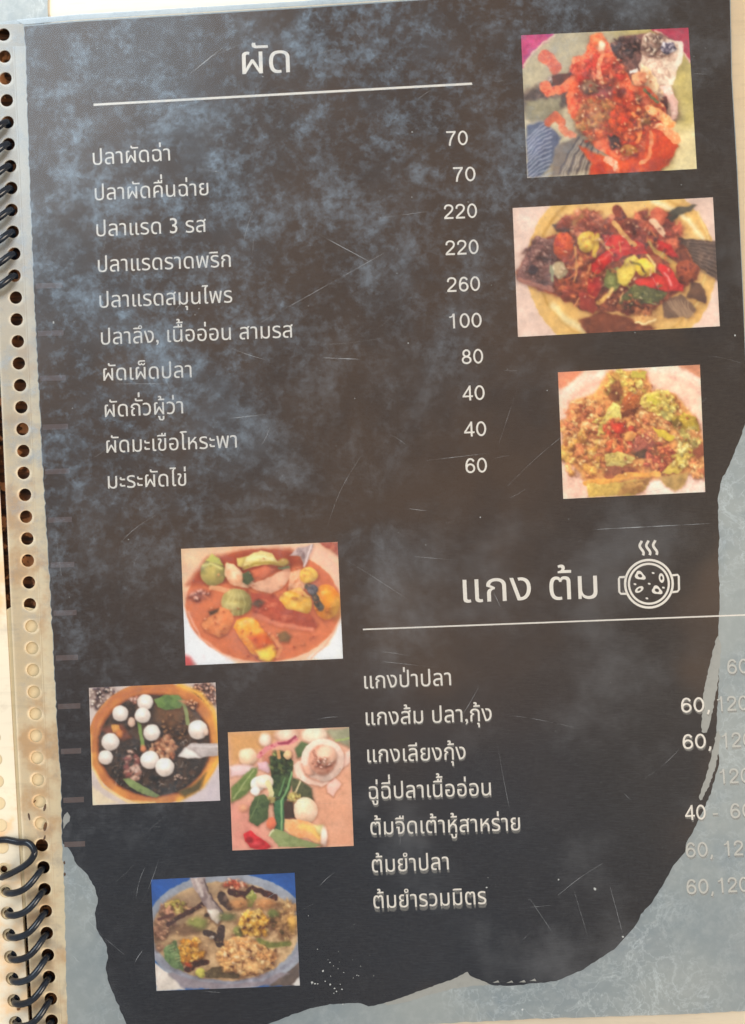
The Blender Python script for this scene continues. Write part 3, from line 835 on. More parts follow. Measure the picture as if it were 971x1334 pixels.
def pic_fish_plate():
    p = Pic(971, 670, (222, 192, 176), rg=.65)
    p.E(498, 330, 415, 400, [(214, 168, 98), (222, 180, 112), (204, 158, 90)], warp=2, ns=160, soft=5, sh=0)
    p.E(498, 320, 372, 350, [(190, 146, 70)], warp=2, soft=12, sh=0)
    p.E(500, 322, 362, 346, [(218, 174, 104), (226, 184, 118), (210, 164, 96)], warp=2, ns=120, soft=14, sh=0)
    p.S([(640, 40), (700, 66), (790, 120), (850, 200)], 18, [(236, 220, 176)], soft=22, warp=3)
    p.S([(200, 500), (260, 560), (350, 610)], 26, [(232, 212, 160)], soft=26, warp=3)
    p.S([(835, 90), (875, 190), (880, 300), (840, 470), (780, 560)], 6, [(230, 204, 140)], soft=10, warp=2)
    p.P([(320, 560), (420, 520), (560, 560), (640, 600), (560, 640), (350, 625)], [(140, 78, 52), (122, 66, 44), (160, 92, 60)], soft=12)
    # tail and fins
    p.P([(740, 205), (820, 205), (920, 215), (925, 390), (860, 350), (800, 300), (740, 260)], [(104, 84, 72), (84, 66, 60), (124, 100, 86)], ns=20, soft=7)
    for k in range(9): p.S([(780, 222 + k * 9), (850, 222 + k * 16), (925, 232 + k * 20)], 4, [(140, 118, 102)], warp=4, soft=5, al=.8)
    p.P([(690, 90), (740, 70), (825, 58), (800, 80), (745, 110), (700, 150), (680, 130)], [(84, 80, 68), (104, 96, 80)], ns=20, soft=6)
    p.P([(800, 390), (840, 400), (868, 450), (866, 490), (780, 460)], [(116, 84, 66), (96, 68, 58)], soft=7)
    p.P([(680, 470), (760, 450), (826, 515), (790, 552), (680, 550)], [(118, 92, 76), (136, 108, 88)], soft=7)
    for k in range(8): p.S([(690 + k * 14, 475), (720 + k * 10, 510), (750 + k * 9, 548)], 4, [(168, 140, 112)], warp=3, soft=5)
    # fish body
    p.P([(45, 350), (90, 260), (125, 200), (200, 195), (330, 150), (480, 110), (640, 120), (740, 200), (800, 280), (830, 350), (760, 430), (640, 520), (480, 530), (330, 520), (220, 460), (100, 410), (55, 385)], [(150, 82, 60), (176, 98, 68), (122, 68, 54), (194, 116, 78)], ns=26, soft=9, warp=12)
    p.P([(45, 352), (95, 250), (130, 200), (205, 200), (220, 300), (200, 420), (100, 410), (52, 385)], [(146, 102, 94), (170, 126, 116), (116, 80, 76), (190, 150, 138)], ns=16, warp=8, con=2.6)
    p.dots((70, 200, 220, 410), 70, 4, 9, [(104, 72, 72), (190, 154, 144), (150, 108, 98), (122, 86, 80), (206, 170, 156)], 3, al=.7)
    p.E(115, 340, 22, 18, [(60, 42, 46), (90, 64, 64)])
    p.S([(60, 380), (110, 405), (200, 430)], 20, [(176, 122, 106), (150, 98, 86)], ns=10)
    p.P([(200, 140), (300, 150), (330, 175), (220, 175)], [(84, 66, 56), (110, 84, 66)])
    p.chunk((230, 90, 480, 200), 40, 12, 26, [(176, 92, 70), (204, 118, 88), (150, 76, 60), (220, 140, 108)], 5, .7)
    p.S([(480, 80), (500, 110), (470, 160)], 46, [(120, 56, 44), (160, 82, 60), (90, 46, 40)], ns=14)
    p.chunk((520, 90, 760, 260), 46, 12, 30, [(172, 78, 58), (198, 100, 74), (146, 68, 54), (212, 116, 84)], 6, .7)
    p.E(660, 110, 34, 44, [(178, 84, 60), (200, 110, 80)], rot=20, ns=14)
    p.S([(640, 130), (665, 170), (685, 185)], 26, [(226, 178, 140), (240, 204, 170)], ns=12)
    p.E(245, 235, 44, 60, [(196, 82, 46), (216, 104, 60), (170, 64, 44)], ns=18)
    p.chunk((220, 280, 420, 470), 60, 12, 26, [(196, 98, 62), (220, 126, 78), (172, 80, 56), (232, 146, 92), (156, 72, 54)], 7, .7)
    p.E(228, 345, 36, 40, [(196, 176, 140), (170, 146, 112), (214, 198, 164)], ns=12)
    p.S([(196, 330), (200, 390)], 12, [(150, 150, 120)])
    p.E(346, 218, 44, 46, [(214, 176, 70), (228, 196, 92), (200, 156, 60)], ns=20)
    p.S([(300, 240), (303, 330), (290, 390)], 10, [(220, 160, 96)])
    p.S([(395, 190), (392, 235), (380, 280)], 20, [(226, 190, 80), (206, 168, 66)])
    p.S([(400, 210), (440, 245)], 14, [(222, 190, 140)])
    RD = [(214, 52, 46), (230, 70, 56), (198, 42, 42)]
    p.P([(420, 190), (500, 190), (600, 230), (610, 270), (560, 280), (500, 250), (430, 230)], RD, ns=40, soft=7)
    p.P([(365, 320), (400, 280), (480, 240), (570, 235), (560, 270), (500, 290), (450, 310), (390, 358), (368, 350)], [(214, 40, 34), (232, 60, 46), (200, 30, 30)], ns=40, soft=6)
    p.S([(400, 300), (470, 262), (540, 246)], 7, [(244, 130, 110)], soft=9, al=.7)
    p.S([(465, 135), (500, 180), (560, 230)], 20, [(226, 180, 110), (206, 150, 90)], ns=14)
    p.P([(660, 210), (720, 230), (750, 290), (700, 280), (660, 250)], [(204, 50, 42), (180, 36, 36)], ns=20, soft=7)
    p.S([(620, 220), (650, 260), (720, 310)], 17, [(206, 168, 84), (180, 150, 96)], ns=16)
    p.E(735, 345, 24, 40, [(190, 150, 80), (160, 120, 70)], rot=-15)
    p.E(790, 350, 50, 46, [(130, 62, 42), (160, 84, 54), (104, 50, 40)], ns=20)
    p.P([(560, 385), (640, 360), (700, 380), (770, 410), (765, 440), (700, 435), (620, 415), (570, 400)], RD, ns=30, soft=6)
    p.P([(670, 315), (710, 330), (745, 390), (770, 430), (720, 430), (690, 380), (660, 340)], [(214, 44, 44), (230, 66, 60), (190, 30, 38)], ns=26, soft=6)
    p.S([(690, 350), (720, 405)], 8, [(250, 170, 160)], soft=10)
    p.P([(430, 340), (480, 330), (500, 400), (470, 440), (420, 420)], [(146, 146, 84), (124, 128, 70), (170, 164, 100)], ns=16)
    p.P([(480, 350), (520, 300), (560, 275), (580, 310), (550, 370), (520, 420), (490, 400)], [(220, 190, 80), (232, 206, 100), (200, 170, 66)], ns=24)
    p.E(602, 335, 46, 38, [(226, 192, 62), (236, 206, 84), (206, 166, 50)], ns=22)
    p.S([(550, 310), (580, 320), (600, 350)], 10, [(140, 130, 50)])
    p.S([(610, 280), (650, 320), (645, 360)], 9, [(226, 200, 130)])
    p.P([(360, 380), (400, 370), (410, 430), (380, 480), (350, 460)], [(176, 46, 42), (196, 70, 52)], ns=16)
    p.S([(458, 430), (400, 492)], 18, [(226, 176, 96), (238, 200, 130)])
    p.P([(500, 450), (560, 405), (640, 430), (700, 440), (660, 490), (590, 500), (530, 520), (490, 490)], [(112, 108, 66), (90, 90, 56), (140, 132, 84)], ns=14, warp=12)
    for k in range(16):
        R_ = random.Random(k); x, y = R_.uniform(490, 660), R_.uniform(420, 500); p.S([(x, y), (x + R_.uniform(-40, 40), y + R_.uniform(-14, 14))], 6, [R_.choice([(140, 140, 84), (54, 66, 40), (110, 116, 60)])], soft=5)
    p.P([(310, 440), (360, 450), (400, 510), (380, 530), (320, 510)], [(140, 54, 44), (166, 74, 56)], ns=14)
    p.E(604, 550, 50, 38, [(214, 160, 96), (226, 182, 120), (196, 136, 80)], ns=14)
    p.S([(560, 575), (600, 585), (650, 560)], 10, [(236, 206, 150)])
    p.chunk((500, 470, 640, 540), 16, 9, 18, [(150, 78, 54), (120, 58, 46), (176, 110, 74)], 9, .7)
    for k in range(14):
        R_ = random.Random(k + 50); x, y = R_.uniform(280, 640), R_.uniform(150, 480); p.S([(x, y), (x + R_.uniform(-26, 26), y + R_.uniform(8, 50))], 7, [R_.choice([(220, 150, 96), (206, 120, 70), (234, 180, 120)])], soft=6)
    p.dots((240, 120, 760, 500), 90, 3, 8, [(240, 190, 150), (90, 36, 32), (220, 120, 70), (246, 216, 180)], 12, al=.75)
    return p


def pic_crispy_salad():
    p = Pic(971, 879, (242, 196, 172), cs=.26, rg=.85)
    p.P([(0, 0), (250, 0), (120, 120), (60, 170), (0, 180)], [(226, 140, 104)], soft=30, sh=0)
    p.P([(680, 0), (980, 0), (980, 160), (860, 90), (760, 45)], [(214, 146, 112)], soft=14, sh=0)
    p.S([(60, 210), (160, 120), (330, 70), (560, 45), (760, 60), (900, 140)], 40, [(250, 214, 194), (244, 202, 180)], soft=30)
    p.S([(100, 250), (200, 160), (330, 110)], 20, [(232, 178, 156)], soft=30)
    p.S([(700, 90), (820, 130), (900, 210)], 18, [(226, 180, 160)], soft=26)
    p.P([(590, 700), (900, 650), (930, 860), (560, 860)], [(244, 206, 188), (250, 218, 204)], soft=30, sh=0)
    p.P([(60, 560), (220, 720), (220, 860), (50, 860)], [(246, 200, 178)], soft=30, sh=0)
    p.P([(60, 430), (110, 250), (250, 200), (340, 60), (560, 60), (600, 180), (730, 200), (850, 330), (900, 430), (920, 640), (800, 700), (600, 720), (420, 760), (210, 740), (60, 560)], [(230, 156, 92), (240, 178, 104), (220, 140, 84)], ns=40, soft=26)
    G = [(232, 208, 106), (242, 222, 126), (222, 194, 94), (238, 202, 102)]
    OR = [(242, 166, 104), (236, 148, 94), (248, 184, 116), (228, 138, 92), (252, 204, 138)]
    YO = [(244, 192, 100), (250, 210, 124), (236, 174, 88), (226, 158, 82)]
    p.chunk((60, 230, 330, 560), 110, 16, 32, OR, 1, .8)
    p.chunk((60, 450, 330, 700), 70, 16, 32, OR + YO, 2, .8)
    p.chunk((330, 60, 560, 250), 55, 16, 32, YO + G, 3, .8)
    p.P([(480, 60), (570, 70), (560, 110), (470, 100)], [(206, 190, 84), (190, 170, 70)])
    p.P([(350, 140), (400, 110), (430, 190), (400, 250), (340, 230)], [(156, 96, 58), (134, 82, 52), (172, 112, 66)], ns=20, soft=18)
    p.P([(420, 230), (460, 190), (530, 210), (520, 280), (450, 330), (420, 290)], [(206, 122, 62), (184, 100, 52), (222, 146, 80)], ns=20)
    p.P([(410, 310), (520, 280), (500, 340), (420, 340)], [(120, 64, 40), (150, 84, 48)], soft=14)
    p.P([(540, 210), (600, 180), (700, 175), (740, 240), (700, 320), (620, 320), (560, 310), (530, 260)], G, ns=30)
    p.P([(560, 220), (640, 200), (660, 260), (600, 300)], [(208, 196, 66), (220, 206, 86)], soft=22)
    p.P([(650, 290), (700, 260), (750, 290), (720, 370), (670, 370)], [(206, 206, 130), (190, 186, 104)], ns=24)
    p.chunk((600, 190, 760, 360), 20, 12, 26, G, 21, .85)
    p.P([(720, 360), (790, 310), (870, 350), (890, 420), (820, 440), (740, 410)], [(206, 180, 60), (170, 140, 50), (220, 196, 84)], ns=30)
    p.P([(720, 370), (760, 340), (780, 400), (730, 400)], [(120, 96, 40)], soft=20)
    p.chunk((740, 400, 910, 560), 30, 14, 30, [(206, 190, 110), (226, 160, 96), (190, 176, 96), (232, 190, 130)], 7, .85)
    p.chunk((450, 320, 700, 520), 90, 14, 28, OR + [(226, 150, 90), (206, 130, 90)], 8, .78)
    p.P([(330, 300), (370, 250), (420, 280), (410, 340), (360, 420), (300, 460), (260, 450), (280, 390)], [(226, 210, 110), (236, 222, 132), (206, 190, 90)], ns=24)
    p.chunk((240, 340, 400, 470), 14, 12, 24, G, 22, .85)
    p.chunk((300, 350, 520, 560), 60, 14, 28, [(240, 160, 92), (232, 120, 70), (244, 180, 110), (214, 90, 60)], 10, .78)
    p.E(400, 410, 40, 34, [(206, 60, 40), (224, 90, 60)], ns=14, soft=18)
    p.E(465, 455, 40, 30, [(244, 180, 104), (236, 160, 84)], ns=14)
    p.P([(600, 400), (680, 420), (740, 460), (700, 490), (640, 460)], [(220, 196, 70), (206, 176, 60)], ns=20)
    p.P([(500, 470), (560, 440), (620, 500), (580, 560), (490, 550)], [(186, 108, 80), (160, 88, 72), (202, 126, 94)], ns=18)
    p.P([(480, 560), (560, 530), (610, 560), (560, 590), (500, 590)], [(84, 56, 34), (110, 76, 44)], ns=14, soft=14)
    p.P([(320, 560), (420, 550), (500, 600), (420, 640), (330, 640)], [(206, 180, 96), (220, 200, 120), (186, 160, 84)], ns=24)
    p.P([(340, 640), (480, 640), (520, 670), (380, 720), (310, 720)], [(156, 88, 62), (176, 108, 72), (136, 76, 56)], ns=20, soft=14)
    p.chunk((560, 500, 740, 690), 60, 11, 24, [(236, 134, 84), (216, 108, 76), (246, 166, 104), (190, 94, 70)], 11, .8)
    p.P([(690, 650), (660, 680), (770, 680), (820, 600), (770, 530), (740, 600)], [(222, 190, 84), (232, 204, 104), (206, 170, 70)], ns=24)
    p.chunk((740, 500, 840, 640), 18, 14, 28, [(230, 200, 96), (240, 190, 110), (226, 214, 140)], 13, .85)
    p.P([(840, 550), (900, 500), (920, 560), (880, 600)], [(150, 84, 56)], soft=20)
    p.chunk((830, 600, 930, 700), 24, 12, 24, OR, 14, .8)
    p.P([(640, 710), (820, 670), (800, 750), (740, 790), (690, 760)], [(196, 160, 96), (180, 144, 84)], soft=18)
    p.S([(200, 740), (330, 730), (470, 690), (640, 690)], 34, [(238, 176, 88), (226, 158, 76)], ns=26)
    p.P([(200, 740), (330, 745), (500, 720), (590, 712), (540, 790), (490, 815), (220, 825)], [(214, 180, 92), (196, 160, 80), (226, 196, 110)], ns=40, soft=10)
    p.P([(430, 740), (590, 712), (530, 800), (400, 810)], [(160, 110, 56), (190, 146, 80), (130, 88, 48)], ns=60, soft=14)
    p.dots((80, 120, 880, 700), 150, 4, 11, [(255, 214, 160), (160, 80, 44), (250, 190, 120), (120, 60, 40), (250, 226, 150)], 15, al=.7)
    return p


def pic_red_curry():
    p = Pic(971, 734, (240, 190, 158), rg=.35)
    p.P([(0, 0), (620, 0), (400, 110), (120, 180), (60, 300), (0, 400)], [(236, 178, 140), (242, 192, 158)], soft=60, sh=0)
    p.P([(30, 380), (130, 560), (330, 700), (330, 740), (0, 740)], [(238, 226, 230), (246, 236, 236)], soft=30, sh=0)
    p.P([(950, 420), (860, 600), (740, 680), (960, 720)], [(244, 232, 230)], soft=20, sh=0)
    p.P([(30, 660), (70, 670), (110, 730), (30, 740)], [(206, 90, 90)], soft=24)
    p.P([(800, 30), (920, 30), (920, 110), (860, 70)], [(206, 130, 100), (170, 80, 66)], ns=12, soft=10)
    p.P([(640, 60), (780, 50), (860, 90), (915, 180), (920, 330), (880, 200), (780, 130)], [(228, 176, 150), (236, 190, 166)], soft=16, sh=0)
    p.E(490, 385, 440, 318, [(206, 112, 72), (214, 124, 82), (194, 98, 62)], ns=110, warp=5, soft=8, sh=0)
    p.S([(60, 420), (130, 560), (260, 660), (380, 700)], 8, [(240, 176, 150)], soft=12)
    p.P([(60, 270), (180, 120), (400, 80), (640, 70), (720, 150), (500, 200), (200, 260)], [(182, 84, 48), (170, 76, 44)], soft=40)
    p.P([(636, 110), (690, 62), (775, 40), (740, 130), (722, 170), (700, 110)], [(150, 124, 120), (190, 168, 164), (120, 96, 96)], ns=22, soft=7)
    p.S([(762, 44), (720, 165)], 8, [(230, 210, 206)], soft=7)
    p.E(120, 325, 56, 26, [(224, 150, 130), (206, 116, 90)], soft=26)
    p.dots((80, 300, 180, 350), 12, 5, 12, [(246, 210, 200), (230, 170, 150)], 2)
    p.S([(150, 330), (230, 380), (330, 300)], 14, [(206, 122, 84)], al=.7)
    p.E(205, 200, 72, 76, [(168, 152, 84), (184, 164, 94), (140, 134, 74), (196, 156, 90)], ns=44)
    p.P([(160, 130), (200, 92), (240, 120), (265, 160), (230, 150)], [(206, 200, 110), (176, 176, 84)], ns=20)
    p.S([(150, 160), (190, 150), (255, 180)], 12, [(214, 206, 130)], soft=12)
    p.P([(275, 150), (320, 150), (380, 210), (440, 260), (400, 290), (300, 270), (272, 220)], [(236, 180, 140), (246, 206, 170), (222, 150, 110)], ns=40)
    p.S([(285, 150), (330, 180)], 14, [(226, 210, 160)])
    p.S([(195, 285), (300, 305)], 30, [(222, 150, 106), (232, 170, 126)])
    p.P([(410, 270), (500, 240), (590, 190), (640, 160), (640, 230), (600, 290), (540, 320), (450, 300)], [(226, 168, 138), (236, 184, 152), (206, 136, 108)], ns=60)
    p.P([(420, 190), (500, 160), (560, 180), (490, 230), (430, 230)], [(206, 104, 70), (222, 128, 90)], soft=14)
    p.P([(340, 120), (400, 110), (380, 180), (345, 160)], [(214, 190, 110)])
    p.P([(372, 175), (400, 110), (470, 78), (540, 92), (580, 150), (500, 155), (430, 170), (380, 190)], [(226, 202, 124), (238, 218, 150), (208, 176, 94)], ns=60)
    p.S([(380, 180), (440, 150), (520, 145), (580, 160)], 14, [(176, 150, 66)], soft=10)
    p.S([(400, 130), (470, 110), (540, 125)], 12, [(236, 226, 170)], soft=16)
    p.E(600, 145, 34, 22, [(190, 160, 84)], soft=12)
    p.P([(372, 210), (410, 192), (442, 240), (400, 272), (370, 256)], [(104, 110, 70), (80, 88, 60)], ns=20)
    p.P([(570, 170), (640, 165), (640, 180), (580, 180)], [(110, 120, 80)])
    p.P([(640, 200), (700, 180), (740, 260), (700, 330), (630, 310)], [(230, 160, 120), (240, 184, 146), (206, 120, 80)], ns=16)
    p.E(745, 215, 52, 44, [(232, 180, 70), (240, 196, 96), (220, 150, 60)], ns=34)
    p.E(672, 375, 96, 78, [(238, 190, 84), (246, 206, 112), (232, 170, 60), (246, 214, 130)], ns=60, rot=10)
    p.P([(640, 300), (700, 280), (760, 340), (720, 330)], [(240, 196, 120), (226, 150, 90)], ns=16)
    p.E(668, 350, 20, 10, [(190, 130, 60)]); p.E(632, 432, 14, 12, [(150, 70, 40)])
    p.E(848, 365, 74, 100, [(236, 158, 46), (244, 176, 70), (226, 132, 36), (238, 190, 90)], ns=60)
    p.E(866, 370, 36, 50, [(240, 150, 34)], soft=30)
    p.E(900, 400, 30, 60, [(214, 170, 80)], soft=26, al=.6)
    p.S([(745, 280), (775, 320), (790, 370), (815, 400)], 36, [(74, 66, 64), (104, 96, 80), (50, 48, 52)], ns=12, warp=12)
    p.E(768, 295, 32, 28, [(64, 60, 70), (150, 140, 140)], ns=10)
    p.E(338, 368, 86, 78, [(186, 168, 104), (200, 184, 122), (166, 150, 86), (158, 154, 90)], ns=50)
    p.E(350, 330, 46, 22, [(206, 190, 130)], soft=26, al=.7)
    for a in (-40, -15, 12, 38): p.S([(340 + a * .4, 300), (335 + a * 1.4, 370), (335 + a, 440)], 5, [(206, 196, 136)], soft=8, al=.6)
    p.P([(420, 310), (560, 330), (620, 400), (760, 440), (795, 500), (760, 535), (560, 500), (430, 440)], [(206, 110, 76), (190, 92, 62), (176, 80, 56), (214, 126, 92)], ns=44)
    p.S([(440, 440), (560, 490), (760, 520)], 26, [(222, 140, 110), (206, 116, 84)], ns=30, soft=14)
    p.P([(420, 380), (460, 350), (500, 370), (460, 400)], [(110, 84, 66)], soft=14)
    p.P([(135, 490), (190, 440), (250, 395), (300, 410), (325, 460), (290, 540), (240, 560), (170, 530)], [(222, 130, 76), (232, 150, 96), (206, 110, 62)], ns=50)
    p.P([(180, 420), (240, 400), (230, 420), (190, 440)], [(90, 66, 44)], soft=10)
    p.P([(318, 510), (340, 470), (400, 450), (450, 470), (530, 570), (570, 640), (550, 695), (480, 695), (420, 650), (360, 570)], [(240, 156, 46), (246, 178, 70), (232, 132, 36), (226, 106, 36)], ns=40)
    p.P([(400, 560), (500, 540), (550, 600), (470, 640)], [(206, 84, 30), (226, 116, 44)], ns=26, soft=24)
    p.S([(360, 490), (420, 470)], 26, [(250, 200, 110)], soft=22)
    p.P([(450, 640), (540, 610), (560, 670), (520, 700), (470, 690)], [(240, 190, 60), (250, 206, 90)], soft=18)
    p.S([(540, 560), (590, 620), (570, 670)], 20, [(226, 150, 96)], al=.8)
    p.P([(570, 540), (620, 530), (650, 560), (630, 590), (580, 590)], [(120, 96, 60), (140, 104, 66)], soft=14)
    p.S([(760, 680), (850, 600), (900, 500)], 8, [(226, 160, 130)], soft=12)
    p.dots((80, 100, 900, 680), 60, 3, 8, [(240, 190, 160), (160, 60, 34), (226, 140, 96)], 5, al=.6)
    return p


def pic_seaweed_soup():
    p = Pic(971, 899, (206, 190, 182), rg=.3)
    p.dots((30, 60, 240, 220), 90, 5, 12, [(96, 80, 90), (226, 206, 190), (236, 220, 206)], 1)
    p.dots((700, 40, 900, 220), 140, 5, 12, [(226, 170, 140), (150, 110, 100), (240, 200, 180)], 2)
    p.P([(640, 840), (760, 780), (880, 650), (930, 560), (930, 860)], [(196, 184, 190), (210, 196, 196)], soft=14, sh=0)
    p.P([(60, 730), (140, 800), (240, 850), (60, 870)], [(226, 206, 176)], soft=14, sh=0)
    p.E(478, 450, 446, 410, [(206, 138, 76), (220, 152, 76), (196, 122, 70), (226, 160, 80)], ns=200, warp=2, soft=6, sh=0)
    p.S([(640, 60), (780, 120), (870, 230), (915, 400), (900, 560), (800, 730), (640, 830)], 30, [(240, 182, 80), (232, 166, 66)], soft=26, warp=2)
    p.S([(50, 400), (60, 600), (140, 740), (300, 840), (480, 850)], 14, [(244, 200, 130)], soft=16, warp=2)
    p.S([(70, 500), (90, 300), (200, 150), (380, 90), (560, 95)], 26, [(190, 116, 72)], soft=30, warp=2)
    p.E(476, 462, 384, 348, [(150, 84, 50)], soft=18, warp=2, sh=0)
    p.E(478, 464, 372, 338, [(72, 56, 46), (92, 68, 52), (56, 46, 42), (110, 76, 56)], ns=40, warp=6, soft=10, sh=0)
    p.P([(480, 180), (700, 180), (820, 330), (800, 420), (640, 440), (480, 300)], [(100, 76, 50), (120, 84, 58), (84, 66, 46)], ns=24, soft=40)
    p.P([(120, 350), (260, 320), (330, 420), (200, 440)], [(150, 84, 52), (120, 66, 44)], soft=26)
    p.dots((170, 460, 800, 780), 150, 5, 14, [(46, 42, 42), (70, 62, 56), (34, 32, 36), (96, 84, 74)], 3)
    p.dots((500, 250, 800, 440), 60, 5, 14, [(120, 90, 60), (84, 64, 46), (150, 110, 76)], 7)
    R_ = random.Random(4)
    for k in range(46):
        x, y = R_.uniform(180, 760), R_.uniform(440, 740); a = R_.uniform(-.6, 1.6); L = R_.uniform(14, 40)
        p.S([(x, y), (x + L * math.cos(a) * .6, y - L * .5), (x + L * math.cos(a), y - L * math.sin(a))], R_.uniform(3, 5), [R_.choice([(170, 160, 152), (120, 112, 108), (206, 196, 190)])], soft=5, al=.7)
    p.P([(470, 160), (560, 125), (640, 130), (680, 180), (650, 220), (560, 225), (500, 210)], [(96, 124, 66), (120, 146, 80), (80, 106, 58)], ns=26)
    p.S([(670, 170), (690, 240), (700, 320)], 26, [(130, 140, 92), (150, 156, 104)], ns=20)
    p.P([(640, 170), (720, 160), (760, 210), (740, 220)], [(190, 130, 96)], soft=16)
    p.dots((690, 160, 770, 220), 14, 6, 12, [(214, 166, 130), (190, 130, 96)], 9)
    p.P([(190, 330), (240, 325), (260, 390), (200, 380)], [(206, 140, 66), (222, 160, 84)], ns=18)
    p.E(245, 390, 26, 30, [(196, 120, 60)], soft=16)
    p.S([(372, 300), (385, 380), (402, 470)], 26, [(120, 146, 76), (140, 164, 92)], ns=20)
    p.chunk((450, 400, 630, 570), 60, 12, 24, [(206, 150, 112), (190, 128, 92), (222, 170, 132), (170, 106, 74)], 6, .75)
    p.chunk((280, 500, 390, 690), 30, 12, 26, [(222, 176, 156), (200, 140, 120), (236, 200, 182), (150, 84, 76)], 8, .75)
    p.chunk((310, 140, 380, 180), 8, 10, 18, [(222, 176, 160), (190, 130, 110)], 10, .75)
    p.E(326, 310, 28, 34, [(232, 200, 180), (214, 170, 146)], ns=12)
    p.E(403, 490, 20, 24, [(206, 130, 90)], soft=14)
    p.P([(270, 690), (310, 680), (380, 720), (470, 770), (520, 800), (490, 815), (400, 790), (310, 740)], [(120, 136, 84), (140, 156, 100), (100, 116, 70)], ns=22)
    W_ = [(224, 208, 196), (232, 218, 208), (210, 190, 176)]
    for x, y, r in ((415, 176, 54), (250, 252, 54), (400, 264, 53), (460, 380, 57), (768, 360, 66), (185, 442, 60), (153, 546, 50), (449, 562, 63), (548, 610, 64)):
        p.E(x + 4, y + 8, r * 1.04, r * 1.02, [(60, 44, 38)], warp=2, soft=16, al=.7, sh=0)
        p.E(x, y, r, r * .98, W_, warp=3, ns=50, soft=7, sh=.2)
        p.E(x - r * .1, y + r * .55, r * .6, r * .28, [(206, 184, 168)], warp=2, soft=24, al=.55, sh=0)
    p.E(825, 375, 18, 24, [(226, 190, 170)])
    p.P([(630, 540), (680, 480), (720, 452), (800, 448), (905, 450), (905, 535), (800, 545), (700, 552)], [(170, 156, 152), (196, 184, 180), (150, 134, 132)], ns=60, soft=7)
    p.P([(640, 535), (690, 480), (730, 500), (790, 548), (700, 552)], [(222, 214, 206), (236, 228, 220)], soft=14)
    p.S([(730, 470), (900, 470)], 10, [(214, 204, 202)], soft=12)
    p.dots((600, 660, 700, 710), 8, 6, 12, [(222, 196, 180), (190, 160, 140)], 19)
    p.P([(640, 770), (760, 720), (820, 650), (780, 760), (680, 810)], [(110, 96, 56), (84, 76, 48)], soft=20)
    return p


